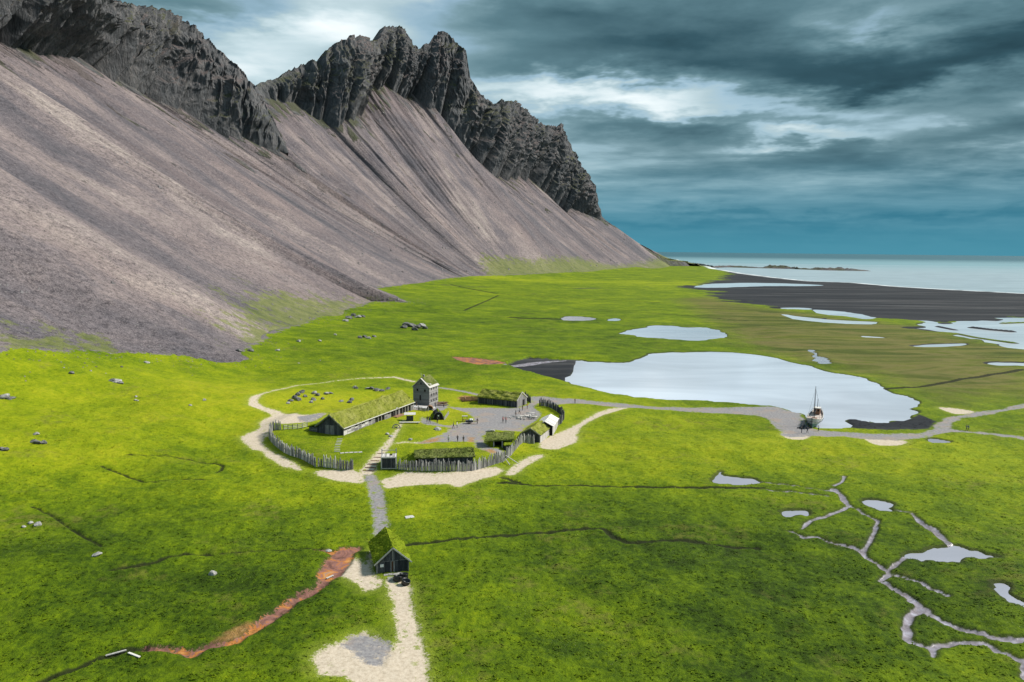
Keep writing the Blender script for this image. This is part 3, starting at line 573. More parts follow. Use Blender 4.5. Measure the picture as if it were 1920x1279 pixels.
def loft(name, U, foot, base, ridge, nS, nC, seed, amp, grn, close=False, slope=1.75):
    """foot (px,py,z), base (px,py,t), ridge (px,py) as functions of U (already resampled); returns objects"""
    n = len(U)
    F = np.array([flat(a, b_, c) for a, b_, c in foot])
    rb = ray(base[:, 0], base[:, 1]); B = rb*base[:, 2:3]; B[:, 2] += CAMH
    rr = ray(ridge[:, 0], ridge[:, 1]); tR = np.array([ridge_depth(B[i], rr[i], slope) for i in range(n)])
    ks = 41; tR = np.convolve(np.pad(tR, ks//2, mode='edge'), np.ones(ks)/ks, 'valid'); tR = np.maximum(tR, base[:, 2]+1.0)
    Rg = rr*tR[:, None]; Rg[:, 2] += CAMH
    um = np.concatenate([[0], np.cumsum(np.linalg.norm(np.diff(B[:, :2], axis=0), axis=1))]) + seed*913.0
    out = F[:, :2]-B[:, :2]; out /= np.linalg.norm(out, axis=1)[:, None]
    L = np.linalg.norm(F-B, axis=1)
    jag = (perlin(um/70, um*0+seed)*0.5 + 0.45*fbm(um/17, um*0+seed+6, 3) + np.clip(ridged(um/38, um*0+3.3+seed, 2), -1, 1)*0.5)
    hc = np.linalg.norm(Rg-B, axis=1)
    chute = sstep(ridged(um/52+7, um*0+seed*2.2, 2), 0.75, 1.35)
    shift = jag*np.minimum(34.0*amp, hc*0.28) + chute*np.minimum(75.0*amp, hc*0.50)
    dirup = (B-F)/L[:, None]; B2 = B + dirup*shift[:, None]
    rowsP = []; rock = []; up = []; fall = []
    sk = F.copy(); sk[:, :2] += out*45; sk[:, 2] = -6.0
    rowsP.append(sk); rock.append(np.zeros(n)); up.append(np.zeros(n)-6); fall.append(np.stack([um, um*0-40, um*0], -1))
    for v in np.linspace(0, 1, nS):
        p = F*(1-v) + B2*v; p[:, 2] = F[:, 2] + (B2[:, 2]-F[:, 2])*v**1.13
        env = math.sin(min(v*6, math.pi/2))*1.0
        vm_ = v*L
        d = 7.5*perlin(um/110, vm_/520+seed) + 2.6*perlin(um/38+.6*perlin(vm_/120, um/90), vm_/240+seed) + 0.15*ridged(um/13+2*perlin(vm_/90, um/200), vm_/160+seed, 2) + 0.40*perlin(um/5, vm_/22+seed) + 0.35*perlin(um/2.2, vm_/4.0)
        p = p.copy(); p[:, 2] += d*env*amp*0.8
        rk = sstep(v+.10*fbm(um/22+3, vm_/40, 3), 0.86, 1.0)*0.85 + 0.55*sstep(fbm(um/55+9, vm_/55+seed, 4), 0.55, 0.75)*sstep(v, 0.25, 0.7)
        rowsP.append(p); rock.append(np.full(n, 0.0)+rk); up.append(p[:, 2]-F[:, 2]); fall.append(np.stack([um, vm_, um*0+seed], -1))
    tang = np.gradient(Rg[:, :2]*0.5+B[:, :2]*0.5, axis=0); nh = np.stack([tang[:, 1], -tang[:, 0]], -1); nh /= np.linalg.norm(nh, axis=1)[:, None]+1e-9
    nh = np.where((nh*out).sum(1)[:, None] < 0, -nh, nh); ksn = 61
    nh = np.stack([np.convolve(np.pad(nh[:, i], ksn//2, mode='edge'), np.ones(ksn)/ksn, 'valid') for i in range(2)], -1); nh /= np.linalg.norm(nh, axis=1)[:, None]+1e-9
    top = rowsP[-1]
    for c in np.linspace(0, 1, nC+1)[1:]:
        p = top*(1-c) + Rg*c; zc = top[:, 2]*(1-c)+Rg[:, 2]*c
        k = np.minimum(1, hc/90.0)*amp
        e = math.sin(math.pi*min(1, c*1.5)*0.5) * (1-0.45*sstep(c, 0.75, 1.0))
        wq = um+9*perlin(um/40, zc/35+seed)
        d = 7*ridged(wq/75, zc/260+seed, 2, 0.5) + 6.5*ridged(wq/24+4, zc/170+seed, 3, 0.55) + 4.2*ridged(wq/8.5, zc/75+seed, 3, 0.6) + 2.2*fbm(um/50, zc/45+seed, 3) + 3.0*perlin(um/60+2, zc/11) + 2.0*ridged(um/4.6, zc/30+1, 2)+1.3*perlin(um/3.4, zc/6)
        p = p.copy(); p[:, :2] += nh*(d*k*e)[:, None]
        p[:, 2] += k*(3.2*perlin(um/13, zc/16+4) + 1.5*perlin(um/4.5, zc/7))*e
        if c == 1.0: p[:, 2] += k*(4.0*ridged(um/16, um*0+seed, 3)-2.0)
        rowsP.append(p); rock.append(np.full(n, 1.0)*np.where(hc > 14, 1, sstep(hc, 2, 14))); up.append(p[:, 2]-F[:, 2]); fall.append(np.stack([um, L+zc, um*0+seed], -1))
    last = rowsP[-1]
    for k_, (hd, dz_) in enumerate([(14, -9), (40, -40), (90, -110), (260, -420)]):
        p = last.copy(); p[:, :2] -= nh*(hd + 6*perlin(um/15, um*0+k_)[:])[:, None]; p[:, 2] = np.maximum(p[:, 2]+dz_, -8); rowsP.append(p); rock.append(np.ones(n)); up.append(p[:, 2]); fall.append(np.stack([um, L+999+hd, um*0], -1))
    co = np.array(rowsP); nr = co.shape[0]; co = co.reshape(-1, 3)
    idx = np.arange(nr*n).reshape(nr, n); q = np.stack([idx[:-1, :-1], idx[:-1, 1:], idx[1:, 1:], idx[1:, :-1]], -1).reshape(-1, 4)
    at = {'rock': np.array(rock).ravel(), 'upslope': np.array(up).ravel(), 'fall': np.array(fall).reshape(-1, 3), 'green': np.repeat(grn[None, :], nr, 0).ravel()}
    nr_ = grid_normals(co, nr, n)
    if (nr_[:, 2]).mean() < 0: nr_ = -nr_; q = q[:, ::-1]
    rr = RNG.integers(2, nS-6, 3600); rr = (rr*RNG.random(3600)**0.45).astype(int)+1; cc = RNG.integers(0, n, 3600); SCREE_PTS.append(co.reshape(nr, n, 3)[rr, cc])
    rowi = np.repeat(np.arange(nr-1), n-1)
    for nm, sel in (('scree_slope', rowi < nS), ('cliff', rowi >= nS)):
        o = sheet(nm, co, q[sel], nr_, at, M_MTN); o['kind'] = 'structure'
SCREE_PTS = []
def resample(tab, U): 
    tab = arr(tab); return np.stack([np.interp(U, tab[:, 0], tab[:, i]) for i in range(1, tab.shape[1])], -1)

# near mountain: u, foot, base, ridge
TN = [ # u  foot px py z    base px py t    ridge px py
 (0, -600,632,30, -2600,-300,150, -2600,-1300), (.5, -300,640,26, -1900,-100,190, -1900,-950), (1, 0,648,20, -1350,20,235, -1300,-700), (1.6, 200,655,14, -1000,25,275, -960,-540), (2.3, 430,664,8, -640,30,318, -600,-400), (3, 500,628,8, -500,20,375, -440,-330),
 (4, 600,592,8, -350,30,470, -300,-260), (5, 700,566,8, -200,40,580, -160,-190), (5.8, 762,566,8, -100,62,650, -60,-130), (6.6, 735,552,8, -40,75,730, 20,-80), (7.4, 700,540,8, 20,88,800, 90,-50), (8.2, 745,534,8, 70,98,870, 150,-20),
 (9, 780,530,8, 120,104,930, 196,0), (9.5, 800,527,8, 170,126,1000, 227,10), (10, 815,524,8, 206,150,1060, 262,16), (10.5, 830,522,8, 268,176,1110, 304,21), (11, 842,520,8, 289,190,1150, 330,39), (11.5, 850,519,8, 330,205,1170, 361,57), (12, 857,518.5,8, 361,217,1190, 382,75), (12.5, 862,518,8, 390,240,1205, 403,95),
 (13, 866,518,8, 430,258,1220, 439,124), (13.5, 870,517.5,8, 455,256,1235, 464,150), (14, 874,517.5,8, 482,274,1245, 490,186), (14.4, 877,517,8, 500,284,1255, 511,222), (14.8, 880,517,8, 528,291,1265, 530,262), (15, 882,517,8, 541,296,1275, 541,286)]
U = np.concatenate([np.linspace(0, 5, 130)[:-1], np.linspace(5, 10, 330)[:-1], np.linspace(10, 15, 330)])
T = resample([(r[0],)+r[1:] for r in TN], U)
grn = np.interp(U, [0, 1.5, 2.2, 3, 4, 5, 6, 7, 15], [12, 10, -4, 14, 20, 4, -4, -2, 2])
loft('near', U, T[:, 0:3], T[:, 3:6], T[:, 6:8], 230, 130, 1.0, 1.0, grn)
# main mountain, seen beyond the near spur
SKY = [(380,296),(400,240),(440,190),(480,158),(500,152),(515,148),(545,130),(568,124),(580,117),(590,121),(605,100),(625,88),(640,78),(648,71),(655,70),(675,72),(690,80),(700,78),(706,66),(713,57),(722,51),(733,55),(745,52),(753,58),(762,74),(772,88),(778,95),(790,88),(803,80),(815,67),(822,62),(832,64),(840,68),
       (852,78),(864,92),(874,100),(877,122),(881,145),(888,160),(896,170),(900,182),(908,188),(925,198),(931,196),(936,186),(942,193),(955,191),(968,196),(975,204),(990,216),(1005,226),(1020,237),(1032,238),(1042,240),(1045,232),(1050,240),(1056,258),(1065,278),(1075,292),(1090,318),(1104,338),(1112,350),(1117,372),(1122,390),(1128,406),(1136,414),(1160,430),(1200,459),(1226,474),(1250,486),(1290,490)]
BB = [ # ridge px -> base px py t, foot px py z
 (380, 526,302,1310, 868,518,8), (400, 516,262,1350, 876,517.5,8), (440, 490,210,1420, 884,517,8), (480, 498,184,1520, 888,517,8), (545, 560,203,1580, 900,516,8), (590, 600,228,1600, 915,516,8), (625, 625,238,1600, 925,516,8), (655, 650,240,1610, 935,515.5,8), (688, 676,238,1650, 945,515,8), (706, 686,190,1790, 965,514.5,8), (722, 700,172,1840, 975,514,8), (748, 739,172,1900, 1000,513,8),
 (790, 775,192,1960, 1045,511,8), (838, 822,208,1980, 1075,509,8), (870, 846,240,1990, 1090,508.5,8), (900, 872,282,2000, 1110,507,8), (930, 905,312,2040, 1130,505,8), (960, 930,338,2090, 1145,504,8), (985, 955,346,2160, 1158,502.5,8), (1010, 972,328,2260, 1170,501.5,8), (1040, 1005,350,2330, 1183,500.5,8), (1056, 1035,378,2380, 1192,499,9),
 (1085, 1062,396,2440, 1205,497.5,10), (1110, 1090,400,2520, 1222,495,12), (1130, 1130,414,2600, 1240,492,14), (1160, 1160,431.5,2680, 1250,491,14), (1200, 1200,460.5,2750, 1262,490,14), (1250, 1250,487.5,2820, 1285,491,12), (1290, 1290,491.0,2850, 1305,494,10)]
Ub = np.concatenate([np.linspace(380, 480, 40)[:-1], np.linspace(480, 1130, 640)[:-1], np.linspace(1130, 1290, 90)])
bbt = resample(BB, Ub); rg = resample([(a, {380: 537, 400: 505, 440: 468}.get(a, a), b_) for a, b_ in SKY], Ub)
grn = np.interp(Ub, [380, 520, 600, 700, 760, 900, 1000, 1100, 1290], [0, -10, 10, 38, 30, 34, 10, 12, 46])
loft('far', Ub, bbt[:, 3:6], bbt[:, 0:3], rg, 210, 170, 2.0, 1.25, grn)

# low rocky spit running out to sea
def spit(pts, seed):
    W_ = arr([flat(a, b_, -1.5) for a, b_, *_ in pts]); hh = arr([p[2] for p in pts]); s = np.linspace(0, len(pts)-1, 160); k = np.arange(len(pts))
    cx = np.interp(s, k, W_[:, 0]); cy = np.interp(s, k, W_[:, 1]); ht = np.interp(s, k, hh)*(0.75+0.6*ridged(cx/60, cy/60+seed, 3)*0.5)
    v = np.linspace(-1, 1, 15); g = np.zeros((160, 15, 3))
    g[:, :, 0] = cx[:, None] + v[None, :]*6; g[:, :, 1] = cy[:, None] + v[None, :]*(45+20*perlin(cx/80, cy*0)[:, None]); prof = np.clip(1-np.abs(v)**1.6, 0, 1)
    g[:, :, 2] = -2.2 + np.maximum(ht, 0)[:, None]*prof[None, :]*(0.8+0.5*perlin(g[:, :, 0]/14, g[:, :, 1]/14)) + 0.8*prof
    co = g.reshape(-1, 3); idx = np.arange(160*15).reshape(160, 15); q = np.stack([idx[:-1, :-1], idx[1:, :-1], idx[1:, 1:], idx[:-1, 1:]], -1).reshape(-1, 4)
    o = sheet('headland', co, q, None, {'rock': np.ones(len(co)), 'upslope': co[:, 2]*0+50, 'fall': co, 'green': co[:, 2]*0}, M_MTN); o['kind'] = 'structure'
spit([(1335,502,6), (1365,501,7), (1400,502,5), (1430,503,4), (1440,503,13), (1480,504,11), (1500,505,5), (1530,506,6), (1545,506.5,10), (1600,507.5,9), (1628,508,2)], 3)
spit([(1290,497,12), (1310,498,9), (1330,500,6), (1345,502,3)], 5)

# ------------------------------------------------------------------ materials of the built things
def wood(name, dark, mid, pale, scale=1.0):
    m, nt, b = new_mat(name); tcn = nt.node('ShaderNodeTexCoord').outputs['Object']; rnd = nt.node('ShaderNodeObjectInfo').outputs['Random']
    v = nt.vm('ADD', tcn, nt.comb(nt.m('MULTIPLY', rnd, 37.0), nt.m('MULTIPLY', rnd, 91.0), rnd))
    n = nt.noise(nt.vm('MULTIPLY', v, (3.2, 3.2, 0.6)), 1.6*scale, 5, 0.7, 0.3)
    t = nt.m('ADD', nt.m('MULTIPLY', n, 0.75), nt.m('MULTIPLY', rnd, 0.32))
    c = nt.ramp(t, [(0.28, dark), (0.55, mid), (0.82, pale)]); nt.l.new(c, b.inputs['Base Color']); b.inputs['Roughness'].default_value = 0.9
    b.inputs['Specular IOR Level'].default_value = 0.2
    nt.l.new(nt.bump(n, 0.5, 0.05), b.inputs['Normal']); return m
M_WG = wood('weathered_grey_wood', (0.10, 0.10, 0.105), (0.22, 0.21, 0.205), (0.38, 0.365, 0.345))
M_WD = wood('dark_weathered_wood', (0.020, 0.022, 0.026), (0.055, 0.058, 0.065), (0.15, 0.15, 0.155))
M_WP = wood('bleached_wood', (0.27, 0.26, 0.24), (0.46, 0.44, 0.41), (0.62, 0.60, 0.57))
M_WR = wood('reddish_brown_wood', (0.09, 0.045, 0.028), (0.20, 0.105, 0.065), (0.33, 0.21, 0.14))
M_WT = wood('tower_cladding', (0.125, 0.125, 0.13), (0.19, 0.188, 0.187), (0.26, 0.255, 0.25))
def plain(name, c, rough=0.8, var=0.25, sc=2.0, spec=0.3):
    m, nt, b = new_mat(name); o = nt.node('ShaderNodeTexCoord').outputs['Object']; n = nt.noise(o, sc, 4, 0.65)
    nt.l.new(nt.mix(nt.step(n, 0.3, 0.7), tuple(x*(1-var) for x in c), tuple(min(1, x*(1+var)) for x in c)), b.inputs['Base Color'])
    b.inputs['Roughness'].default_value = rough; b.inputs['Specular IOR Level'].default_value = spec
    nt.l.new(nt.bump(n, 0.3, 0.05), b.inputs['Normal']); return m
M_DARK = plain('dark_interior', (0.012, 0.011, 0.011), 0.95)
M_BLACK = plain('black_plastic', (0.010, 0.011, 0.013), 0.38, 0.2, 2.0, 0.5)
M_WHITE = plain('white_paint', (0.72, 0.72, 0.70), 0.6, 0.06)
M_STONE = plain('lichen_stone', (0.25, 0.245, 0.23), 0.9, 0.45, 1.6)
M_ROCK = plain('dark_rock', (0.11, 0.11, 0.105), 0.95, 0.7, 1.2)
M_CONC = plain('concrete', (0.40, 0.39, 0.38), 0.85, 0.15)
M_HULL = plain('hull_grey_paint', (0.44, 0.45, 0.46), 0.5, 0.2, 0.8)
M_HULLD = plain('hull_dark_paint', (0.035, 0.04, 0.045), 0.5, 0.4, 0.8)
M_HULLT = plain('hull_teal_antifouling', (0.10, 0.19, 0.20), 0.6, 0.3, 0.8)
M_DECK = plain('deck_wood', (0.46, 0.39, 0.35), 0.7, 0.2, 1.5)
M_SKIN = plain('skin', (0.45, 0.28, 0.20), 0.6, 0.05)
def turf(name, stops):
    m, nt, b = new_mat(name); g = nt.node('ShaderNodeNewGeometry').outputs['Position']
    a = nt.noise(g, 0.32, 4, 0.65, 0.5); c2 = nt.noise(g, 2.2, 4, 0.75)
    t = nt.m('ADD', nt.m('MULTIPLY', a, 0.72), nt.m('MULTIPLY', c2, 0.45)); t = nt.m('SUBTRACT', t, 0.09)
    nt.l.new(nt.ramp(t, stops), b.inputs['Base Color']); b.inputs['Roughness'].default_value = 0.95; b.inputs['Specular IOR Level'].default_value = 0.1
    nt.l.new(nt.bump(c2, 0.6, 0.2), b.inputs['Normal']); return m
M_TURF = turf('turf_dry', [(0.25, (0.085, 0.105, 0.010)), (0.42, (0.155, 0.175, 0.022)), (0.58, (0.215, 0.22, 0.050)), (0.75, (0.30, 0.285, 0.11))])
M_TURFG = turf('turf_green', [(0.25, (0.050, 0.080, 0.003)), (0.45, (0.115, 0.160, 0.005)), (0.65, (0.18, 0.22, 0.012)), (0.8, (0.25, 0.26, 0.05))])
M_TURFD = turf('turf_rank', [(0.25, (0.055, 0.075, 0.012)), (0.45, (0.115, 0.14, 0.030)), (0.65, (0.18, 0.19, 0.065)), (0.8, (0.27, 0.265, 0.14))])

# ------------------------------------------------------------------ mesh helpers
class MB:
    def __init__(s): s.v = []; s.f = []
    def add(s, vs, fs): o = len(s.v); s.v += [tuple(v) for v in vs]; s.f += [tuple(i+o for i in f) for f in fs]; return s
    def hexa(s, p): return s.add(p, [(0, 3, 2, 1), (4, 5, 6, 7), (0, 1, 5, 4), (1, 2, 6, 5), (2, 3, 7, 6), (3, 0, 4, 7)])
    def box(s, x0, x1, y0, y1, z0, z1): return s.hexa([(x0, y0, z0), (x1, y0, z0), (x1, y1, z0), (x0, y1, z0), (x0, y0, z1), (x1, y0, z1), (x1, y1, z1), (x0, y1, z1)])
    def beam(s, a, b, wd, ht, up=(0, 0, 1)):
        a = Vector(a); b = Vector(b); d = (b-a).normalized(); u = Vector(up)
        sd = d.cross(u)
        if sd.length < 1e-3: sd = d.cross(Vector((1, 0, 0)))
        sd.normalize(); u = sd.cross(d).normalized(); P8 = []
        for q in (a, b): P8 += [q-sd*wd/2-u*ht/2, q+sd*wd/2-u*ht/2, q+sd*wd/2+u*ht/2, q-sd*wd/2+u*ht/2]
        return s.add(P8, [(0, 1, 2, 3), (7, 6, 5, 4), (0, 4, 5, 1), (1, 5, 6, 2), (2, 6, 7, 3), (3, 7, 4, 0)])
    def tube(s, pts, rad, n=8):
        pts = [Vector(p) for p in pts]; rad = [rad]*len(pts) if isinstance(rad, (int, float)) else rad; rings = []
        for i, p in enumerate(pts):
            d = (pts[min(i+1, len(pts)-1)]-pts[max(i-1, 0)]).normalized(); a = d.cross(Vector((0, 0, 1)) if abs(d.z) < 0.9 else Vector((1, 0, 0))).normalized(); b = d.cross(a)
            rings.append([p+(a*math.cos(t)+b*math.sin(t))*rad[i] for t in [2*math.pi*k/n for k in range(n)]])
        vs = [v for r in rings for v in r]; fs = []
        for i in range(len(pts)-1):
            for k in range(n): fs.append((i*n+k, i*n+(k+1) % n, (i+1)*n+(k+1) % n, (i+1)*n+k))
        fs.append(tuple(range(n-1, -1, -1))); fs.append(tuple(range((len(pts)-1)*n, len(pts)*n))); return s.add(vs, fs)
    def lathe(s, prof, n=16, c=(0, 0, 0)):
        vs = [(c[0]+r*math.cos(2*math.pi*k/n), c[1]+r*math.sin(2*math.pi*k/n), c[2]+z) for r, z in prof for k in range(n)]; fs = []
        for i in range(len(prof)-1):
            for k in range(n): fs.append((i*n+k, i*n+(k+1) % n, (i+1)*n+(k+1) % n, (i+1)*n+k))
        return s.add(vs, fs)
    def build(s, name, mat, parent=None, smooth=False, loc=None):
        me = bpy.data.meshes.new(name); me.from_pydata(s.v, [], s.f); me.update()
        me.materials.append(mat)
        if smooth: me.polygons.foreach_set('use_smooth', [True]*len(me.polygons))
        return obj(name, me, parent, loc)
def obj(name, me, parent=None, loc=None):
    o = bpy.data.objects.new(name, me); COL.objects.link(o)
    if parent is not None: o.parent = parent
    if loc is not None: o.location = loc
    return o
def tag(o, label, cat, group=None):
    o['label'] = label; o['category'] = cat
    if group: o['group'] = group
    return o
def thing(name, label, cat, loc, rz=0.0, group=None):
    o = bpy.data.objects.new(name, None); COL.objects.link(o); o.location = loc; o.rotation_euler = (0, 0, rz); o.empty_display_size = 0.3
    return tag(o, label, cat, group)
rnd = random.Random(5)

def turf_slab(name, c, mat, parent, thick=0.35, tuft=7.0, bulge=0.25, hgt=0.45, seed=0):
    """c: four corners (eave0, eave1, ridge1, ridge0) of the upper face, local; shaggy turf with grass blades"""
    c = [Vector(q) for q in c]; nx = max(6, int((c[1]-c[0]).length/0.45)); ny = max(5, int((c[3]-c[0]).length/0.45)); mb = MB(); r = random.Random(seed+nx*31+ny)
    nrm = (c[1]-c[0]).cross(c[3]-c[0]).normalized()
    if nrm.z < 0: nrm = -nrm
    top = []; bot = []
    def at(i, j): u = i/nx; v = j/ny; return (c[0]*(1-u)+c[1]*u)*(1-v)+(c[3]*(1-u)+c[2]*u)*v
    PA = np.array([[tuple(at(i, j)) for i in range(nx+1)] for j in range(ny+1)]); FB = fbm(PA[..., 0]/2.6+seed, PA[..., 1]/2.6+PA[..., 2], 3)
    for j in range(ny+1):
        for i in range(nx+1):
            p = at(i, j); e = (1.0 if 0 < i < nx and 0 < j < ny else 0.35)
            d = bulge*e*(float(FB[j, i])) + r.uniform(-.05, .05)
            q = p+nrm*d
            if j == 0: q += Vector((0, 0, r.uniform(-.16, .06)))
            top.append(q); bot.append(p-nrm*thick)
    vs = top+bot; N_ = len(top); fs = []
    for j in range(ny):
        for i in range(nx):
            a = j*(nx+1)+i; fs.append((a, a+1, a+nx+2, a+nx+1)); fs.append((N_+a, N_+a+nx+1, N_+a+nx+2, N_+a+1))
    rim = [i for i in range(nx+1)] + [j*(nx+1)+nx for j in range(1, ny+1)] + [ny*(nx+1)+i for i in range(nx-1, -1, -1)] + [j*(nx+1) for j in range(ny-1, 0, -1)]
    for a, b_ in zip(rim, rim[1:]+rim[:1]): fs.append((a, N_+a, N_+b_, b_))
    mb.add(vs, fs); area = (c[1]-c[0]).length*(c[3]-c[0]).length
    for _ in range(int(area*tuft)):
        u, v = r.random(), r.random(); p = (c[0]*(1-u)+c[1]*u)*(1-v)+(c[3]*(1-u)+c[2]*u)*v; d = bulge*float(FB[int(v*ny), int(u*nx)])
        p = p+nrm*d*0.9; a = r.uniform(0, math.pi); h = hgt*r.uniform(.4, 1.2); sx = Vector((math.cos(a), math.sin(a), 0))*r.uniform(.04, .12); ln = nrm*h*.45+Vector((r.uniform(-.7, .7)*h, r.uniform(-.7, .7)*h, -.15*h))
        mb.add([p-sx-nrm*.05, p+sx-nrm*.05, p+ln], [(0, 1, 2)])
    return mb.build(name, mat, parent)
def turf_gable_roof(parent, x0, x1, yr0, yr1, ze, zr, mat, over=0.35, seed=0, **kw):
    ym = (yr0+yr1)/2; k = (zr-ze)/(ym-yr0); e0 = (yr0-over, ze-over*k); e1 = (yr1+over, ze-over*k)
    turf_slab('turf_roof', [(x0-over, e0[0], e0[1]), (x1+over, e0[0], e0[1]), (x1+over, ym, zr), (x0-over, ym, zr)], mat, parent, seed=seed, **kw)
    turf_slab('turf_roof', [(x0-over, e1[0], e1[1]), (x1+over, e1[0], e1[1]), (x1+over, ym, zr), (x0-over, ym, zr)], mat, parent, seed=seed+3, **kw)
def planks(parent, a, b, top, n, mat, z0=-0.3, th=0.06, name='plank', jit=0.06, gap=0.015):
    """upright planks from a to b (local xy); top(u) gives the height at fraction u"""
    a = Vector((*a, 0)); b = Vector((*b, 0)); d = (b-a)/n; nn = Vector((d.y, -d.x, 0)).normalized()
    for i in range(n):
        p0 = a+d*i+d.normalized()*gap; p1 = a+d*(i+1)-d.normalized()*gap; o_ = nn*rnd.uniform(0, .04); j = rnd.uniform(-jit, jit) if jit else 0
        z1, z2 = top((i+.03)/n)+j, top((i+.97)/n)+j
        mb = MB(); q = [p0+o_, p1+o_, p1+o_+nn*th, p0+o_+nn*th]
        mb.hexa([(v.x, v.y, z0) for v in q]+[(q[0].x, q[0].y, z1), (q[1].x, q[1].y, z2), (q[2].x, q[2].y, z2), (q[3].x, q[3].y, z1)]); mb.build(name, mat, parent)
def core(parent, x0, x1, y0, y1, ze, zr=None, mat=None, name='wall', z0=-0.6, axis='x'):
    mb = MB()
    if zr is None: mb.box(x0, x1, y0, y1, z0, ze)
    else:
        ym = (y0+y1)/2; mb.add([(x0, y0, z0), (x0, y1, z0), (x0, y1, ze), (x0, ym, zr), (x0, y0, ze), (x1, y0, z0), (x1, y1, z0), (x1, y1, ze), (x1, ym, zr), (x1, y0, ze)],
            [(0, 1, 2, 3, 4), (9, 8, 7, 6, 5), (0, 5, 6, 1), (1, 6, 7, 2), (2, 7, 8, 3), (3, 8, 9, 4), (4, 9, 5, 0)])
    return mb.build(name, mat or M_DARK, parent)
def frame_of(A, B):
    """origin A, local x towards B"""
    d = B-A; return math.atan2(d.y, d.x), math.hypot(d.x, d.y)
def window(parent, x, y, z, w_, h_, face, mat=M_WD):
    """a recessed pane with frame and sill on a wall; face: 'x-','y-'"""
    fr = MB(); pa = MB(); t = .06
    if face == 'y-':
        pa.box(x-w_/2, x+w_/2, y-.02, y+.03, z-h_/2, z+h_/2)
        for a in ((x-w_/2-t, x-w_/2, z-h_/2-t, z+h_/2+t), (x+w_/2, x+w_/2+t, z-h_/2-t, z+h_/2+t), (x-w_/2, x+w_/2, z+h_/2, z+h_/2+t), (x-w_/2, x+w_/2, z-h_/2-t, z-h_/2)): fr.box(a[0], a[1], y-.07, y+.03, a[2], a[3])
    else:
        pa.box(x-.02, x+.03, y-w_/2, y+w_/2, z-h_/2, z+h_/2)
        for a in ((y-w_/2-t, y-w_/2, z-h_/2-t, z+h_/2+t), (y+w_/2, y+w_/2+t, z-h_/2-t, z+h_/2+t), (y-w_/2, y+w_/2, z+h_/2, z+h_/2+t), (y-w_/2, y+w_/2, z-h_/2-t, z-h_/2)): fr.box(x-.07, x+.03, a[0], a[1], a[2], a[3])
    wo_ = fr.build('window', M_WG, parent); pa.build('pane', M_DARK, wo_)

# ------------------------------------------------------------------ gatehouse over the path
A = G(706.8, 1076.5); B = G(765.5, 1071.5); rz, gw = frame_of(A, B)
gw = 4.8
t = thing('gatehouse', 'small dark plank gatehouse with a steep bright turf roof over the grey path', 'gatehouse', A, rz)
GL, GE, GR = 8.6, 1.75, 3.75
core(t, .25, gw-.25, 1.2, GL-.2, GE-.1, None, M_DARK, 'passage')
planks(t, (0, 0.02), (gw*0.44, 0.02), lambda u: GE, 7, M_WD, jit=.03)
planks(t, (gw*0.54, 0.02), (gw, 0.02), lambda u: GE, 7, M_WD, jit=.03)
planks(t, (0, -0.05), (gw, -0.05), lambda u: GE+.2+(GR-.35-GE)*(1-abs(2*u-1)), 14, M_WD, z0=GE+.1, jit=0, name='gable_plank')
for yy in (0.05, GL): MB().beam((-.2, yy, GE+.03), (gw+.2, yy, GE+.03), .16, .2).build('tie_beam', M_WG, t)
for xx in (0.0, gw*.44, gw*.54, gw): MB().box(xx-.08, xx+.08, -.13, .05, -.4, GE).build('post', M_WG, t)
MB().box(gw/2-.07, gw/2+.07, -.2, -.06, GE+.1, GR-.1).build('king_post', M_WG, t)
d_ = MB().box(gw*.45, gw*.53, .06, .14, -.3, GE-.05).build('door', M_WR, t)
core(t, -0.02, .22, .3, GL, GE, None, M_WD, 'side_wall'); core(t, gw-.22, gw+.02, .3, GL, GE, None, M_WD, 'side_wall')
for sx in (-1, 1):
    xe = gw/2+sx*(gw/2+.45); ze = GE-.3
    turf_slab('turf_roof', [(xe, -.35, ze+.15), (xe, GL+.3, ze+.15), (gw/2, GL+.3, GR+.35), (gw/2, -.35, GR+.35)], M_TURFG, t, thick=.3, tuft=22, bulge=.22, hgt=.5, seed=sx+4)
    MB().beam((xe, -.42, ze), (gw/2, -.42, GR+.18), .07, .2).build('barge_board', M_WP, t)
s_ = MB().box(gw*.10, gw*.21, -.20, -.14, 1.0, 1.45).build('notice_board', M_WHITE, t)
# things in front of the gatehouse
def tub(loc, r, tilt, label):
    t = thing('plastic_tub', label, 'tub', loc, rnd.uniform(0, 6), 'black tubs beside the gatehouse door')
    b_ = MB().lathe([(0, 0), (r*.75, 0), (r*.95, .16), (r, .45), (r*.96, .72), (r*.99, .78), (r*.9, .8), (r*.82, .7), (r*.78, .35), (0, .3)], 20).build('tub_body', M_BLACK, t, True)
    ring = [(r*1.0, .74), (r*1.05, .78), (r*1.0, .83), (r*.93, .80)]; MB().lathe(ring+ring[:1], 20).build('rim', M_BLACK, t, True)
    t.rotation_euler = (tilt, 0.12, t.rotation_euler.z)
for (px, py, rr_, tl, lb) in [(745, 1089, .72, .25, 'black round plastic tub beside the stacked white planks'), (757.5, 1086, .66, -.1, 'black round plastic tub close to the right corner of the gatehouse'), (759, 1096, .64, .3, 'black round plastic tub standing out on the sandy track, away from the gatehouse')]: tub(G(px, py, -.05), rr_, tl, lb)
t = thing('plank_stack', 'low stack of white slats leaning before the gatehouse door', 'planks', G(734, 1087), .25)
for i in range(5): o = MB().box(-.55, .55, -.05, .05, 0, .05).build('slat', M_WP, t, loc=(rnd.uniform(-.05, .05), i*.16-.3, .08+i*.05)); o.rotation_euler = (0, .06, 0)
for i in (-.35, .35): MB().box(i-.05, i+.05, -.4, .5, 0, .07).build('bearer', M_WG, t)
t = thing('stone_step', 'flat grey stone doorstep slabs under the gatehouse doorway', 'doorstep', G(735, 1079), rz)
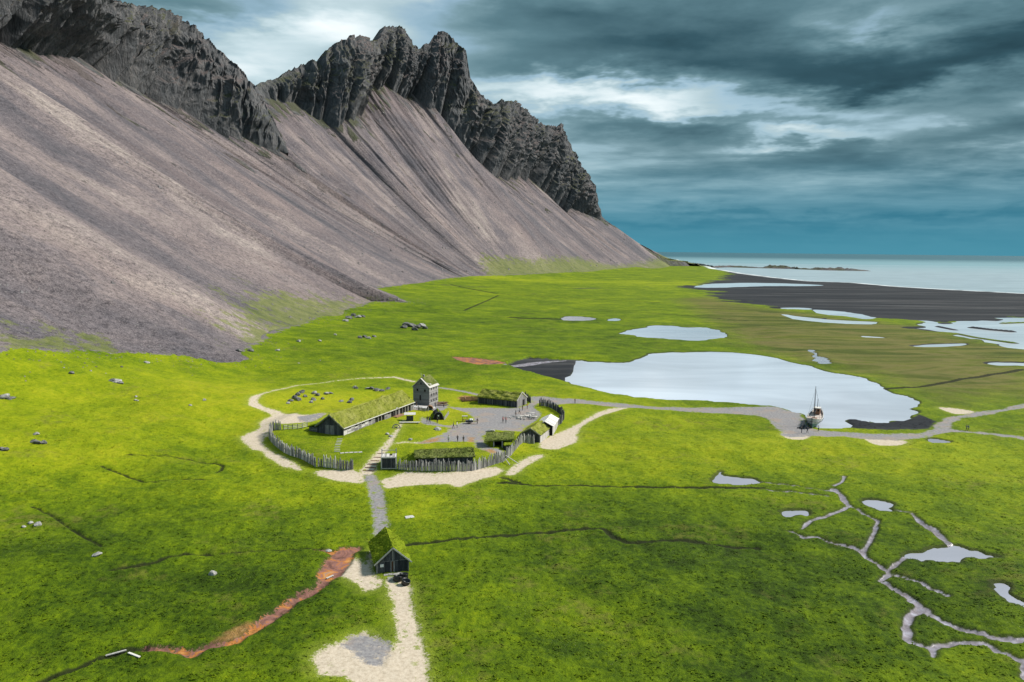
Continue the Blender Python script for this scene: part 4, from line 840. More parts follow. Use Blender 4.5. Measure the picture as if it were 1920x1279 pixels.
for i, (x, y) in enumerate([(-.9, 0), (-.2, .1), (.5, 0), (1.15, .12)]): MB().hexa([(x-.38, y-.4, -.1), (x+.3, y-.45, -.1), (x+.35, y+.35, -.1), (x-.3, y+.4, -.1), (x-.36, y-.36, .1), (x+.28, y-.4, .12), (x+.32, y+.3, .1), (x-.28, y+.36, .09)]).build('slab', M_STONE, t)

# ------------------------------------------------------------------ long house
A = G(644, 816.5); B = G(775, 768); rz, LL = frame_of(A, B); LW, LE, LR = 7.9, 2.0, 5.0
t = thing('longhouse', 'long timber hall with a broad dry turf roof and dark plank gable', 'longhouse', A, rz)
core(t, .15, LL, .15, LW-.15, LE-.35, LR-.75, M_DARK, 'inner_wall')
turf_gable_roof(t, 0, LL, 0, LW, LE+.15, LR+.2, M_TURF, over=.4, seed=11, tuft=9, bulge=.5, hgt=.45)
planks(t, (0.1, LW), (0.1, 0), lambda u: LE-.1+(LR-LE-.1)*(1-abs(2*u-1)), 24, M_WD, jit=0, th=.07, name='gable_plank')  # gable boards darker than the sunward wall, shade painted into the wood
for y0, y1 in ((LW*.70, LW*.52), (LW*.50, LW*.34)): planks(t, (0.02, y0), (0.02, y1), lambda u: 2.3, 4, M_WG, jit=.05, name='door_plank')
for y0 in (-.45, LW+.45):
    MB().beam((-.45, y0, LE-.25), (-.45, LW/2, LR+.02), .07, .22).build('barge_board', M_WG, t)
MB().beam((-.4, -.42, LE-.12), (LL+.4, -.42, LE-.12), .12, .2).build('eave_board', M_WP, t)
n_ = 22
for i in range(n_+1): x = i*LL/n_; MB().box(x-.08, x+.08, -.1, .1, -.4, LE).build('post', M_WP if i % 3 else M_WG, t)
for i in range(n_):
    x0 = i*LL/n_+.09; x1 = (i+1)*LL/n_-.09; kind = 'open' if i in (9, 10, 11, 14, 15, 16, 17, 18, 19, 20) else ('slot' if i % 2 else 'full')
    if kind == 'open': continue
    zs = [(-.4, .35), (.37, .75), (.77, 1.1)] + ([] if kind == 'slot' and i > 1 else [(1.12, 1.42)])
    for z0, z1 in zs: MB().box(x0, x1, -.06-rnd.uniform(0, .03), .02, z0, z1).build('wall_board', M_WP if rnd.random() < .45 else M_WG, t)
arch = [(LL*.715+.9*math.cos(a), -.5, 1.25+1.05*math.sin(a)) for a in np.linspace(0, math.pi, 9)]
MB().tube(arch, .09, 6).build('porch_arch', M_WP, t)
for x in (LL*.715-.9, LL*.715+.9): MB().box(x-.08, x+.08, -.6, -.42, -.4, 1.3).build('porch_post', M_WP, t)
MB().box(LL*.66, LL*.78, -1.6, -.1, -.3, .06).build('porch_floor', M_WR, t)
# lean-to on the far side of the gable
core(t, .3, 5.5, LW-.2, LW+2.6, 1.5, None, M_DARK, 'lean_to_wall'); planks(t, (.25, LW+2.6), (.25, LW), lambda u: 1.35, 8, M_WD, jit=.05)
turf_slab('lean_to_roof', [(0, LW+3.0, 1.55), (6, LW+3.0, 1.55), (6, LW-.4, 2.5), (0, LW-.4, 2.5)], M_TURFG, t, tuft=9, seed=6)
for z in (.35, .7, 1.05): MB().beam((.12, LW+2.6, z), (.12, LW+.1, z), .05, .12).build('rail', M_WG, t)

# ------------------------------------------------------------------ three storey tower house
K = G(807, 759); Lf = G(774.7, 756.5); rz = math.atan2(K.y-Lf.y, K.x-Lf.x); TW, TD, TE, TR = 5.6, 6.0, 5.75, 8.2
org = K - Vector((math.cos(rz), math.sin(rz), 0))*TW
t = thing('tower_house', 'tall grey three-storey timber house with ragged turf roof and small dark windows', 'house', org, rz-.16)
mb = MB(); mb.add([(0, 0, -1), (TW, 0, -1), (TW, 0, TE), (TW/2, 0, TR), (0, 0, TE), (0, TD, -1), (TW, TD, -1), (TW, TD, TE), (TW/2, TD, TR), (0, TD, TE)], [(0, 1, 2, 3, 4), (9, 8, 7, 6, 5), (0, 5, 6, 1), (1, 6, 7, 2), (2, 7, 8, 3), (3, 8, 9, 4), (4, 9, 5, 0)]); mb.build('wall', M_WT, t)
for i in range(28):
    z = -.3+i*.3; zt = z+.27
    if z < TE-.2: MB().hexa([(0, -.05, z), (TW, -.05, z), (TW, .01, z), (0, .01, z), (0, -.02, zt), (TW, -.02, zt), (TW, .01, zt), (0, .01, zt)]).build('cladding_board', M_WT, t)
    elif z < TR-.35:
        x = (z+.3-TE)/(TR-TE)*TW/2; MB().hexa([(x, -.05, z), (TW-x, -.05, z), (TW-x, .01, z), (x, .01, z), (x+.2, -.02, zt), (TW-x-.2, -.02, zt), (TW-x-.2, .01, zt), (x+.2, .01, zt)]).build('cladding_board', M_WT, t)
    if z < TE-.2: MB().hexa([(TW-.01, 0, z), (TW+.05, 0, z), (TW+.05, TD, z), (TW-.01, TD, z), (TW-.01, 0, zt), (TW+.02, 0, zt), (TW+.02, TD, zt), (TW-.01, TD, zt)]).build('cladding_board', M_WG, t)  # lighter boards on the right face put its sunlight into the colour
for x, z, w_, h_ in [(.275, 4.7, .6, .75), (.74, 4.6, .6, .75), (.45, 2.3, .5, 1.6), (.5, 6.75, .45, .7)]: window(t, x*TW, -.06, z, w_, h_, 'y-')
for yf in (.22, .5, .77):
    for z in (5.05, 3.2, 1.35):
        wm = MB(); y = yf*TD; wm.box(TW+.02, TW+.09, y-.32, y+.32, z-.45, z+.45); f_ = wm.build('window', M_WG, t); MB().box(TW+.05, TW+.11, y-.24, y+.24, z-.36, z+.36).build('pane', M_DARK, f_)
for s_ in (-1, 1):
    xe = TW/2+s_*(TW/2+.3); ze = TE-.25
    MB().hexa([(xe, -.4, ze-.05), (xe, TD+.4, ze-.05), (TW/2, TD+.4, TR+.1), (TW/2, -.4, TR+.1), (xe, -.4, ze+.1), (xe, TD+.4, ze+.1), (TW/2, TD+.4, TR+.25), (TW/2, -.4, TR+.25)]).build('roof', M_WP, t)
    turf_slab('turf_roof', [(TW/2+s_*(TW/2-.2), .5, TE+.42), (TW/2+s_*(TW/2-.2), TD+.1, TE+.42), (TW/2, TD+.1, TR+.5), (TW/2, .4, TR+.5)], M_TURFD, t, thick=.2, tuft=14, bulge=.4, hgt=.6, seed=21+s_)
MB().box(TW/2-.25, TW/2+.25, 1.4, 1.9, TR, TR+1.1).build('chimney', M_STONE, t)
MB().tube([(TW/2-.5, 1.2, TR), (TW/2-.6, 1.1, TR+1.5)], .06, 6).build('roof_pole', M_WP, t)
def rock_mesh(name, r, seed, flat_=.7):
    bm = bmesh.new(); bmesh.ops.create_icosphere(bm, subdivisions=3, radius=1.0); rr = random.Random(seed); dirs = [(Vector((rr.gauss(0, 1), rr.gauss(0, 1), rr.gauss(0, 1))).normalized(), rr.uniform(.55, .9)) for _ in range(9)]
    for v in bm.verts:
        p = v.co.copy()
        for d, k in dirs:
            e = p.dot(d)
            if e > k: p -= d*(e-k)*.85
        p *= 1+.06*math.sin(7*p.x+seed)*math.cos(6*p.y); v.co = (p.x*r*rr_s(seed, 1), p.y*r*rr_s(seed, 2), p.z*r*flat_)
    me = bpy.data.meshes.new(name); bm.to_mesh(me); bm.free(); return me
def rr_s(s, k): return .8+.5*((math.sin(s*12.9898+k*78.233)*43758.5453) % 1)
ter = thing('stone_terrace', 'low rubble stone terrace in front of the tall tower house', 'terrace', G(793, 764), rz-.1)
MB().hexa([(-4.2, -1.6, -.6), (3.4, -1.8, -.6), (3.6, 1.6, -.6), (-4.0, 1.8, -.6), (-4.0, -1.4, .28), (3.2, -1.6, .32), (3.4, 1.4, .34), (-3.8, 1.6, .3)]).build('platform', M_CONC, ter)
STN = [rock_mesh('stone', .5, 300+i) for i in range(4)]
for me in STN: me.materials.append(M_STONE)
for i in range(11): obj('stone', STN[i % 4], ter, (-4.0+i*.75, -1.75+rnd.uniform(-.12, .12), -.1))

# ------------------------------------------------------------------ plank-walled turf house behind the yard
A = G(897, 755.5); B = G(969.5, 764.5); rz, BL = frame_of(A, B); BW, BE, BR = 6.6, 2.45, 4.1
t = thing('turf_house', 'dark plank house with thick green turf roof along the back of the yard', 'house', A, rz)
core(t, .1, BL-.1, .12, BW, BE-.35, BR-.7, M_DARK, 'inner_wall')
planks(t, (0, 0), (BL, 0), lambda u: BE-.15+.1*math.sin(9*u), 44, M_WD, jit=.07)
for x in (0, BL*.37, BL*.72, BL): MB().box(x-.09, x+.09, -.14, .05, -.4, BE-.1).build('post', M_WG, t)
turf_gable_roof(t, 0, BL-.3, 0, BW, BE, BR, M_TURF, over=.4, seed=31, tuft=12, bulge=.4, hgt=.6)
planks(t, (BL, 0), (BL, BW), lambda u: BE-.2+(BR-BE+.1)*(1-abs(2*u-1)), 16, M_WG, jit=0, name='gable_plank')
for y0 in (-.4, BW+.4): MB().beam((BL+.15, y0, BE-.3), (BL+.15, BW/2, BR+.25), .1, .26).build('barge_board', M_WP, t)
MB().beam((-.2, -.55, -.1), (BL*.4, -.55, -.1), .3, .16).build('sill_log', M_WP, t)
MB().box(BL+.1, BL+.16, BW*.55, BW*.75, -.3, 1.9).build('door', M_DARK, t)

# ------------------------------------------------------------------ hut and pale shed by the palisade
A = G(1012.6, 829); B = G(1028, 816.8); rz, q_ = frame_of(A, B); HL, HW, HE, HR = 9.6, 5.2, 2.15, 3.7
t = thing('turf_hut', 'grey plank hut with turf roof standing in the line of the palisade', 'hut', A, rz)
core(t, .1, HL, .1, HW-.1, HE-.3, HR-.6, M_DARK, 'inner_wall')
planks(t, (0.05, HW), (0.05, 0), lambda u: HE-.12+(HR-HE-.1)*(1-abs(2*u-1)), 17, M_WD, jit=0, name='gable_plank'); planks(t, (0, 0), (HL, 0), lambda u: HE-.1, 22, M_WP, jit=.04)  # dark gable, pale side wall: shade and sun painted into the boards
turf_gable_roof(t, 0, HL, 0, HW, HE+.12, HR+.1, M_TURF, over=.3, seed=41, tuft=12, bulge=.3, hgt=.4)
for y0 in (-.35, HW+.35): MB().beam((-.38, y0, HE-.25), (-.38, HW/2, HR+.02), .07, .18).build('barge_board', M_WG, t)
for y in (.05, HW*.35, HW*.65, HW): MB().box(-.12, .05, y-.07, y+.07, -.4, HE-.1).build('post', M_WG, t)
A = G(1035.5, 816); B = G(1046, 797.5); rz2, SLn = frame_of(A, B); SLn = min(SLn, 10.5)
t = thing('plank_shed', 'plank shed with a bleached board roof behind the turf hut', 'shed', A, rz2)
core(t, .2, SLn-.1, .15, 4.2, 2.5, 3.6, M_DARK, 'inner_wall'); planks(t, (0, 0), (SLn, 0), lambda u: 2.6, 24, M_WP, jit=.08); planks(t, (.1, 4.2), (.1, 1.2), lambda u: 2.6+.6*u, 6, M_WD, jit=.05)
for i in range(20):
    x = -.2+i*(SLn+.3)/20
    for s_, (ye, zz_) in enumerate(((-.35, 2.5), (4.6, 2.5))):
        dz_ = rnd.uniform(0, .05); MB().hexa([(x, ye, zz_+dz_), (x+.5, ye, zz_+dz_), (x+.5, 2.1, 3.75+dz_), (x, 2.1, 3.75+dz_), (x, ye, zz_+.06+dz_), (x+.5, ye, zz_+.06+dz_), (x+.5, 2.1, 3.81+dz_), (x, 2.1, 3.81+dz_)]).build('roof_board', M_WHITE if rnd.random() < .3 else M_WP, t)

# ------------------------------------------------------------------ low turf house behind the front palisade
A = G(785, 873); B = G(887, 872.5); rz, DL = frame_of(A, B)
t = thing('turf_house', 'low turf-covered house with shaggy roof just behind the front palisade', 'house', A, rz)
core(t, .1, DL-.1, .1, 5.6, 1.75, None, M_DARK, 'inner_wall'); planks(t, (0, 0), (DL, 0), lambda u: 1.75, 34, M_WD, jit=.04)
MB().beam((-.2, -.12, 1.82), (DL+.2, -.12, 1.82), .12, .14).build('eave_beam', M_WG, t)
turf_slab('turf_roof', [(-.9, -.35, 1.95), (DL+.5, -.35, 1.95), (DL+.4, 3.4, 3.0), (-.9, 3.4, 2.8)], M_TURFD, t, thick=.3, tuft=26, bulge=.4, hgt=.8, seed=51)
turf_slab('turf_roof', [(-.9, 7.6, .4), (DL+.5, 7.4, .4), (DL+.4, 3.3, 3.0), (-.9, 3.3, 2.8)], M_TURFD, t, thick=.3, tuft=20, bulge=.4, hgt=.7, seed=52)
turf_slab('turf_bank', [(-4.6, -.2, 0.0), (-.6, -.3, 1.2), (-.6, 6.4, 1.8), (-4.6, 5.2, .1)], M_TURFG, t, thick=.5, tuft=14, bulge=.3, hgt=.5, seed=53)

# ------------------------------------------------------------------ turf sheds by the palisade bend
A = G(925, 838); B = G(946, 840); rz, q_ = frame_of(A, B)
t = thing('turf_shed', 'open-fronted shed with dark turf roof at the yard edge', 'shed', A, rz+.05)
core(t, -.6, 4.9, 1.8, 4.4, 1.7, None, M_DARK, 'back_wall')
for x in (.1, 2.2, 4.3): MB().box(x-.1, x+.1, -.1, .1, -.3, 1.75).build('post', M_WP, t)
core(t, -.8, -.1, 0, 4.4, 1.4, None, M_TURFG, 'side_bank')
turf_slab('turf_roof', [(-2.4, -.5, 1.75), (5.0, -.5, 1.85), (6.2, 5.0, 2.55), (-1.0, 5.2, 2.5)], M_TURFD, t, thick=.35, tuft=22, bulge=.45, hgt=.55, seed=61)
A = G(945, 844)
t = thing('turf_shed', 'small turf-roofed box shed with dark plank front against the palisade', 'shed', A, rz+.1)
core(t, .1, 2.0, .1, 4.5, 1.25, None, M_WD, 'wall'); planks(t, (0, 0), (2.1, 0), lambda u: 1.25, 7, M_WD, jit=.03)
turf_slab('turf_roof', [(-.2, -.3, 1.35), (2.5, -.3, 1.4), (4.4, 5.6, 2.2), (1.6, 5.6, 2.2)], M_TURFG, t, thick=.3, tuft=20, bulge=.25, hgt=.4, seed=62)
# dugout with round front
A = G(822, 787)
t = thing('dugout_hut', 'small rounded turf dugout with dark arched front and white door mark', 'hut', A, .2)
ar = [(1.35*math.cos(a), 0, .5+1.75*math.sin(a)) for a in np.linspace(0, math.pi, 11)]
mb = MB(); prof = [(-1.35, -.4)]+[(x, z) for x, _, z in ar[::-1]]+[(1.35, -.4)]; n_ = len(prof); mb.add([(x, 0, z) for x, z in prof]+[(x, 4.6, z*.95) for x, z in prof], [tuple(range(n_)), tuple(range(2*n_-1, n_-1, -1))]+[(i, (i+1) % n_, n_+(i+1) % n_, n_+i) for i in range(n_)]); mb.build('front', M_DARK, t)
MB().tube(ar, .1, 6).build('arch_frame', M_WD, t)
MB().box(-.5, .5, -.1, .02, -.3, 1.7).build('door', M_WD, t); MB().add([(.22*math.cos(a), -.13, 1.2+.22*math.sin(a)) for a in np.linspace(0, 2*math.pi, 13)[:-1]], [tuple(range(12))]).build('door_mark', M_WHITE, t)
turf_slab('turf_roof', [(-2.0, .25, .5), (-1.8, 5.0, .4), (.2, 5.0, 2.35), (0, .25, 2.45)], M_TURFG, t, thick=.3, tuft=14, bulge=.25, hgt=.4, seed=71)
turf_slab('turf_roof', [(1.9, .25, .6), (2.2, 5.0, .5), (.2, 5.0, 2.35), (0, .25, 2.45)], M_TURFG, t, thick=.3, tuft=14, bulge=.25, hgt=.4, seed=72)
MB().beam((1.6, .1, .1), (3.4, 3.6, 1.3), .08, .9).build('side_board', M_WG, t)

# ------------------------------------------------------------------ plank gate box
A = G(715, 879); B = G(742, 878.5); rz, q_ = frame_of(A, B)
t = thing('gate_tower', 'square plank gate tower with corner posts beside the stepped path', 'tower', A, rz)
core(t, .1, 3.1, .1, 2.9, 2.65, None, M_DARK, 'inner_wall'); planks(t, (.1, .05), (3.1, .05), lambda u: 2.5, 13, M_WD, z0=.3, jit=.02); planks(t, (3.15, 0), (3.15, 2.9), lambda u: 2.5, 10, M_WG, jit=.03)
for x in (0, 3.2):
    for y in (0, 3.0): MB().box(x-.1, x+.1, y-.1, y+.1, -.4, 2.75 if y == 0 else 3.9).build('corner_post', M_WP, t)
for z in (.15, 2.6): MB().beam((-.1, -.1, z), (3.3, -.1, z), .14, .2).build('rail', M_WP, t)
for i in range(11):
    x = -.1+i*.31
    if i in (6, 7): MB().box(x, x+.27, 0, 1.0, 2.72, 2.78).build('roof_board', M_WP, t)
    else: MB().box(x, x+.27, 0, 3.0, 2.72, 2.78).build('roof_board', M_WP if i % 3 else M_WG, t)
MB().beam((-.1, 3.0, 3.5), (3.3, 3.0, 3.5), .1, .12).build('rail', M_WP, t)

# ------------------------------------------------------------------ palisades
STK = []
for i in range(8):
    r_ = random.Random(90+i); h = r_.uniform(1.75, 2.5); l_ = r_.uniform(-.09, .09); wd = r_.uniform(.10, .15); mb = MB()
    mb.tube([(0, 0, -.6), (l_*.4, 0, h*.5), (l_, r_.uniform(-.05, .05), h), (l_*1.03, 0, h+.28)], [wd, wd*.95, wd*.85, .02], 6); me = bpy.data.meshes.new('stake'); me.from_pydata(mb.v, [], mb.f); STK.append(me)
STK_P = []; STK_D = []
for me in STK:
    a = me.copy(); a.materials.append(M_WP); STK_P.append(a); b_ = me.copy(); b_.materials.append(M_WD); STK_D.append(b_); me.materials.append(M_WG)
def palisade(pts, label, step=.33, sc=1.0, dark=False, name='palisade_fence'):
    w_ = [G(*p) for p in pts]; t = thing(name, label, 'fence', w_[0], 0, 'stake palisades round the village')
    s = 0.0; k = 0; rails = []
    for a, b_ in zip(w_, w_[1:]):
        d = (b_-a); L_ = math.hypot(d.x, d.y)
        while s < L_:
            p = a+d*(s/L_); z = ground_z(p.x, p.y); set_ = STK_D if dark and rnd.random() < .75 else (STK_P if rnd.random() < .38 else STK)
            o = obj('stake', set_[rnd.randrange(8)], t, (p.x-w_[0].x+rnd.uniform(-.05, .05), p.y-w_[0].y+rnd.uniform(-.06, .06), z-w_[0].z)); k_ = sc*rnd.uniform(.8, 1.12)
            o.scale = (1, 1, k_); o.rotation_euler = (rnd.uniform(-.05, .05), rnd.uniform(-.07, .07), rnd.uniform(0, 6.28)); s += step*rnd.uniform(.75, 1.2)
        s -= L_
        MB().beam(Vector((a.x, a.y, ground_z(a.x, a.y)+1.1*sc))-w_[0]+Vector((0, .12, 0)), Vector((b_.x, b_.y, ground_z(b_.x, b_.y)+1.1*sc))-w_[0]+Vector((0, .12, 0)), .08, .12).build('rail', M_WG, t)
palisade([(526, 805), (513, 806), (506, 812), (505, 820), (508, 827), (517, 836), (534, 848), (551, 855), (567, 860), (583, 868), (592, 874)], 'grey stake palisade curving round the bank below the longhouse', .26)
palisade([(597, 873), (606, 873.5), (615, 875), (632, 877.5), (652, 879), (663, 879.5)], 'straight pale stake palisade ending at the stepped path', .27)
palisade([(744, 879), (760, 880.5), (778, 882), (785, 882.5), (820, 883), (856, 883), (886, 882), (901, 878), (923, 872), (942, 866), (947, 863)], 'long pale stake palisade running in front of the low turf house', .27)
palisade([(949, 860), (958, 853), (966.6, 842), (973, 834.5), (980, 829), (990, 830), (1003, 831)], 'grey stake palisade climbing to the turf hut gable', .28)
palisade([(1011.5, 761), (1021, 762.5), (1032, 765.5), (1043, 772), (1054, 781), (1057.5, 787), (1052, 795), (1047, 797.5)], 'dark curved stake palisade behind the bleached shed', .27, .95, True)
palisade([(984, 751), (990, 753), (996, 755.5)], 'short dark stake palisade beside the back turf house gable', .3, 1.0, True)
palisade([(784, 768), (790, 769.5), (797, 771), (804, 770.5)], 'row of low pointed stakes below the tower house terrace', .42, .5)
def rail_fence(pts, label):
    w_ = [G(*p) for p in pts]; t = thing('rail_fence', label, 'fence', w_[0])
    for a, b_ in zip(w_, w_[1:]):
        for z in (.35, .75, 1.15): MB().beam(a-w_[0]+Vector((0, 0, z)), b_-w_[0]+Vector((0, 0, z+rnd.uniform(-.05, .05))), .05, .13).build('rail', M_WP, t)
    for p in w_: MB().box(-.07, .07, -.07, .07, -.4, 1.4).build('post', M_WG, t, loc=p-w_[0])
rail_fence([(532, 806), (540, 805), (549, 804.5), (558, 803.5), (567, 802.5), (576, 800.5)], 'pale horizontal rail fence leading to the longhouse lean-to')

# ------------------------------------------------------------------ beached boat
bow = G(1521.5, 804); rzb = math.atan2(14.0, 7.2)
t = thing('fishing_boat', 'beached grey wooden fishing boat with two masts at the lagoon edge', 'boat', Vector((bow.x, bow.y, bow.z)), rzb)
BLN, BM = 15.0, 2.15
def hull_half(s):   # half beam along the hull, bow 0 .. stern 1
    return BM*(math.sin(min(1, s/.42)*math.pi/2)**.8)*(1-.62*max(0, (s-.55)/.45)**2)
def sheer(s): return 3.05-1.15*math.sin(s*math.pi)**.9+.25*s
ns = 22; lv = [(0.0, .06), (.25, .50), (.5, .80), (.75, .95), (1.0, 1.0)]
hm = {}
for side in (-1, 1):
    for zone, (i0, i1), mt in (('hull_bottom', (0, 2), M_HULLT), ('hull_side', (2, 4), M_HULL)):
        mb = MB(); vs = []
        for i in range(ns+1):
            s = i/ns
            for j in range(i0, i1+1):
                f, wv = lv[j]; z = -.25+f*(sheer(s)+.25); rake = (1-f)*(.9*(1-s)**6); vs.append((s*BLN+rake, side*max(.03, hull_half(s)*wv), z))
        m_ = i1-i0+1; mb.add(vs, [(i*m_+j, (i+1)*m_+j, (i+1)*m_+j+1, i*m_+j+1) for i in range(ns) for j in range(m_-1)]); mb.build(zone, mt, t, True)
    MB().tube([(i/ns*BLN, side*max(.03, hull_half(i/ns)), sheer(i/ns)+.03) for i in range(ns+1)], .09, 6).build('gunwale', M_WP, t)
    MB().tube([(i/ns*BLN+.1, side*max(.05, hull_half(i/ns)*.97+.03), -.25+.72*(sheer(i/ns)+.25)) for i in range(ns+1)], .07, 5).build('rubbing_strake', M_HULLD, t)
    mb = MB()
    for i in range(1, ns):
        s = i/ns
        if i % 2: mb.beam((s*BLN, side*hull_half(s)*.97, sheer(s)), (s*BLN, side*hull_half(s)*.97, sheer(s)+.65), .06, .06)
    mb.tube([(i/ns*BLN, side*hull_half(i/ns)*.97, sheer(i/ns)+.66) for i in range(1, ns)], .035, 5); mb.build('railing', M_WP, t)
dk = MB(); vs = []
for i in range(ns+1): s = i/ns; vs += [(s*BLN, -max(.02, hull_half(s)*.97), sheer(s)-.35), (s*BLN, max(.02, hull_half(s)*.97), sheer(s)-.35)]
dk.add(vs, [(2*i, 2*i+2, 2*i+3, 2*i+1) for i in range(ns)]); dk.build('deck', M_DECK, t)
hh_ = hull_half(1.0); MB().hexa([(BLN, -hh_*.1, -.2), (BLN+.05, -hh_*.1, -.2), (BLN+.05, hh_*.1, -.2), (BLN, hh_*.1, -.2), (BLN, -hh_, sheer(1)), (BLN+.05, -hh_, sheer(1)), (BLN+.05, hh_, sheer(1)), (BLN, hh_, sheer(1))]).build('transom', M_HULL, t)
MB().beam((.0, 0, 3.4), (.95, 0, -.4), .2, .25).build('stem', M_HULLD, t)
cb = MB().box(11.4, 13.6, -.85, .85, 1.8, 4.0).build('wheelhouse', M_WR, t); MB().box(11.2, 13.8, -1.0, 1.0, 4.0, 4.12).build('wheelhouse_roof', M_WP, cb)
for y in (-.45, .45): MB().box(11.36, 11.41, y-.25, y+.25, 3.1, 3.7).build('window', M_DARK, cb)
MB().box(4.6, 6.4, -.7, .7, 1.5, 2.2).build('hatch', M_WR, t); MB().box(3.0, 3.8, -.35, .35, 1.5, 2.2).build('winch', M_WR, t)
MB().tube([(5.2, 0, 1.2), (5.25, 0, 6), (5.45, 0, 11.6)], [.14, .12, .06], 8).build('main_mast', M_WD, t)
MB().tube([(12.9, 0, 3.6), (13.1, 0, 6.6)], [.09, .05], 8).build('mizzen_mast', M_WD, t)
MB().tube([(5.3, 0, 3.4), (10.6, 0, 4.0)], .07, 6).build('boom', M_WD, t)
for q in ((.3, 0, 3.2), (7.4, BM*.95, 2.0), (7.4, -BM*.95, 2.0), (12.9, 0, 6.3)): MB().tube([(5.42, 0, 11.0), q], .018, 4).build('stay', M_HULLD, t)
# props leaning at the bow
t = thing('boat_cradle', 'dark timber props and blocks wedged beside the boat bow', 'cradle', G(1512, 803), .3)
for a, b_ in (((-2.2, -.4, .1), (.6, 1.8, 1.9)), ((-1.4, -1.0, .1), (1.2, 1.2, 1.6)), ((-.3, -1.2, .1), (1.4, .9, 1.3)), ((-2.6, .6, .15), (-.2, .9, .3))): MB().beam(a, b_, .28, .28).build('prop', M_WD, t)
for i in range(3): MB().box(-.5, .5, -.25, .25, 0, .35).build('block', M_WD, t, loc=(rnd.uniform(-1.5, .8), rnd.uniform(-.6, 1.6), i*.3))

# ------------------------------------------------------------------ stones and rocks
RK = [rock_mesh('boulder', 1.0, 10+i) for i in range(6)]; RKD = [m_.copy() for m_ in RK]
for m_ in RK: m_.materials.append(M_STONE)
for m_ in RKD: m_.materials.append(M_ROCK)
def boulder(px, py, r, label, dark=False, group=None, name='boulder'):
    p = G(px, py); o = obj(name, (RKD if dark else RK)[rnd.randrange(6)], None, (p.x, p.y, p.z+r*.12)); o.scale = (r, r*rnd.uniform(.7, 1), r*rnd.uniform(.75, 1.1)); o.rotation_euler = (rnd.uniform(-.2, .2), rnd.uniform(-.2, .2), rnd.uniform(0, 6.28)); return tag(o, label, 'boulder', group)
for px, py, r, lb in [(182, 1043, .62, 'cream boulder in the dark meadow beside the drainage ditch end'), (398, 1076, .75, 'single pale grey boulder in the meadow above the red stream'), (769, 826, .7, 'white boulder beside the plank footway behind the gate tower'), (727, 815, .65, 'white boulder on the slope below the longhouse wall'), (733, 819, .7, 'flat white boulder touching the stepped path'), (820, 807, .9, 'flat pale slab of rock in the grass left of the yard'), (920, 809, 1.0, 'white boulder at the corner of the open turf shed'), (275, 679, .9, 'pale boulder below the grey scree tongue'), (383, 753.5, .7, 'white boulder alone in the pasture west of the sandy path'), (616, 1034, .5, 'small stone at the head of the red stream')]: boulder(px, py, r, lb)
for px, py, r in [(57, 978, .5), (72, 981, .65), (44, 983, .4)]: boulder(px, py, r, 'pale half-buried stone of a small cluster in the dark meadow', False, 'stones clustered in the left meadow')
for px, py, r in [(255, 743, .55), (254, 750, .5), (258, 751, .45), (357, 762, .55)]: boulder(px, py, r, 'small white stone lying in the pasture between scree and sandy path', False, 'white stones in the west pasture')
for px, py, r in [(14, 677, 1.0), (135, 703, .8), (228, 688, .5), (170, 698, .4), (180, 689, .4), (448, 662, 1.4), (470, 661, 1.2), (520, 658, 1.0), (560, 640, 1.1), (600, 640, 1.0), (628, 628, 1.0), (120, 692, .4), (560, 682, .5), (600, 676, .5)]: boulder(px, py, r, 'grey stone resting on the pasture just below the scree', rnd.random() < .35, 'grey stones along the scree foot')
def outcrop(label, spots, dark=True):
    c = G(*spots[0][:2]); t = thing('rock_outcrop', label, 'rocks', c)
    for px, py, r in spots:
        p = G(px, py); o = obj('rock', (RKD if dark and rnd.random() < .72 else RK)[rnd.randrange(6)], t, (p.x-c.x, p.y-c.y, p.z-c.z+.15*r)); o.scale = (r, r*.8, r*rnd.uniform(.6, 1.0)); o.rotation_euler = (rnd.uniform(-.4, .4), rnd.uniform(-.4, .4), rnd.uniform(0, 6))
outcrop('mossy dark rock outcrop in the grass behind the longhouse', [(565, 738, 1.5), (558, 742, 1.3), (552, 747, 1.3), (545, 752, 1.1), (560, 750, 1.2), (572, 745, 1.0), (590, 740, 1.3), (596, 743, 1.1), (588, 749, 1.0), (583, 754, .9), (612, 741, 1.4), (620, 740, 1.0), (605, 748, .8), (640, 752, .9), (655, 755, 1.0), (659, 748, 1.0), (668, 729, 1.0), (664, 727, .9), (540, 756, .8)])
outcrop('dark shadowed rock ledge uphill of the longhouse ridge', [(690, 731, 1.0), (698, 732, 1.1), (707, 734, 1.3), (716, 735, 1.0), (727, 733, .9)])
outcrop('lone dark rock outcrop out on the far pasture', [(757, 615, 3.0), (765, 612, 3.6), (773, 613, 3.4), (782, 615, 3.2), (792, 613, 2.8), (778, 619, 2.4), (797, 616, 2.0)])
outcrop('scatter of grey rocks on the pasture near the fan toe', [(655, 597, 2.6), (662, 592, 2.6), (671, 595, 2.2), (680, 594, 2.0), (648, 602, 2.0)])
outcrop('grey rocks half sunk in the pasture above the tower house', [(675, 635, 1.8), (684, 633, 1.8), (692, 636, 1.5), (702, 633, 1.3)])
outcrop('dark weathered rocks at the left rim of the pasture', [(-5, 747, 1.3), (6, 748, 1.3), (16, 750, 1.1), (24, 747, .8)])
outcrop('dark rocks in a hollow of the left pasture', [(212, 717, 1.2), (219, 718, 1.3), (226, 720, 1.0)])
outcrop('black rocks beside the small hollow on the left slope', [(64, 829, .8), (72, 832, 1.1), (82, 833, .9), (68, 815, .8), (2, 842, 1.0), (9, 845, .8)])
M_SCST = plain('scree_stone', (0.15, 0.14, 0.142), 0.95, 0.55, 0.06)
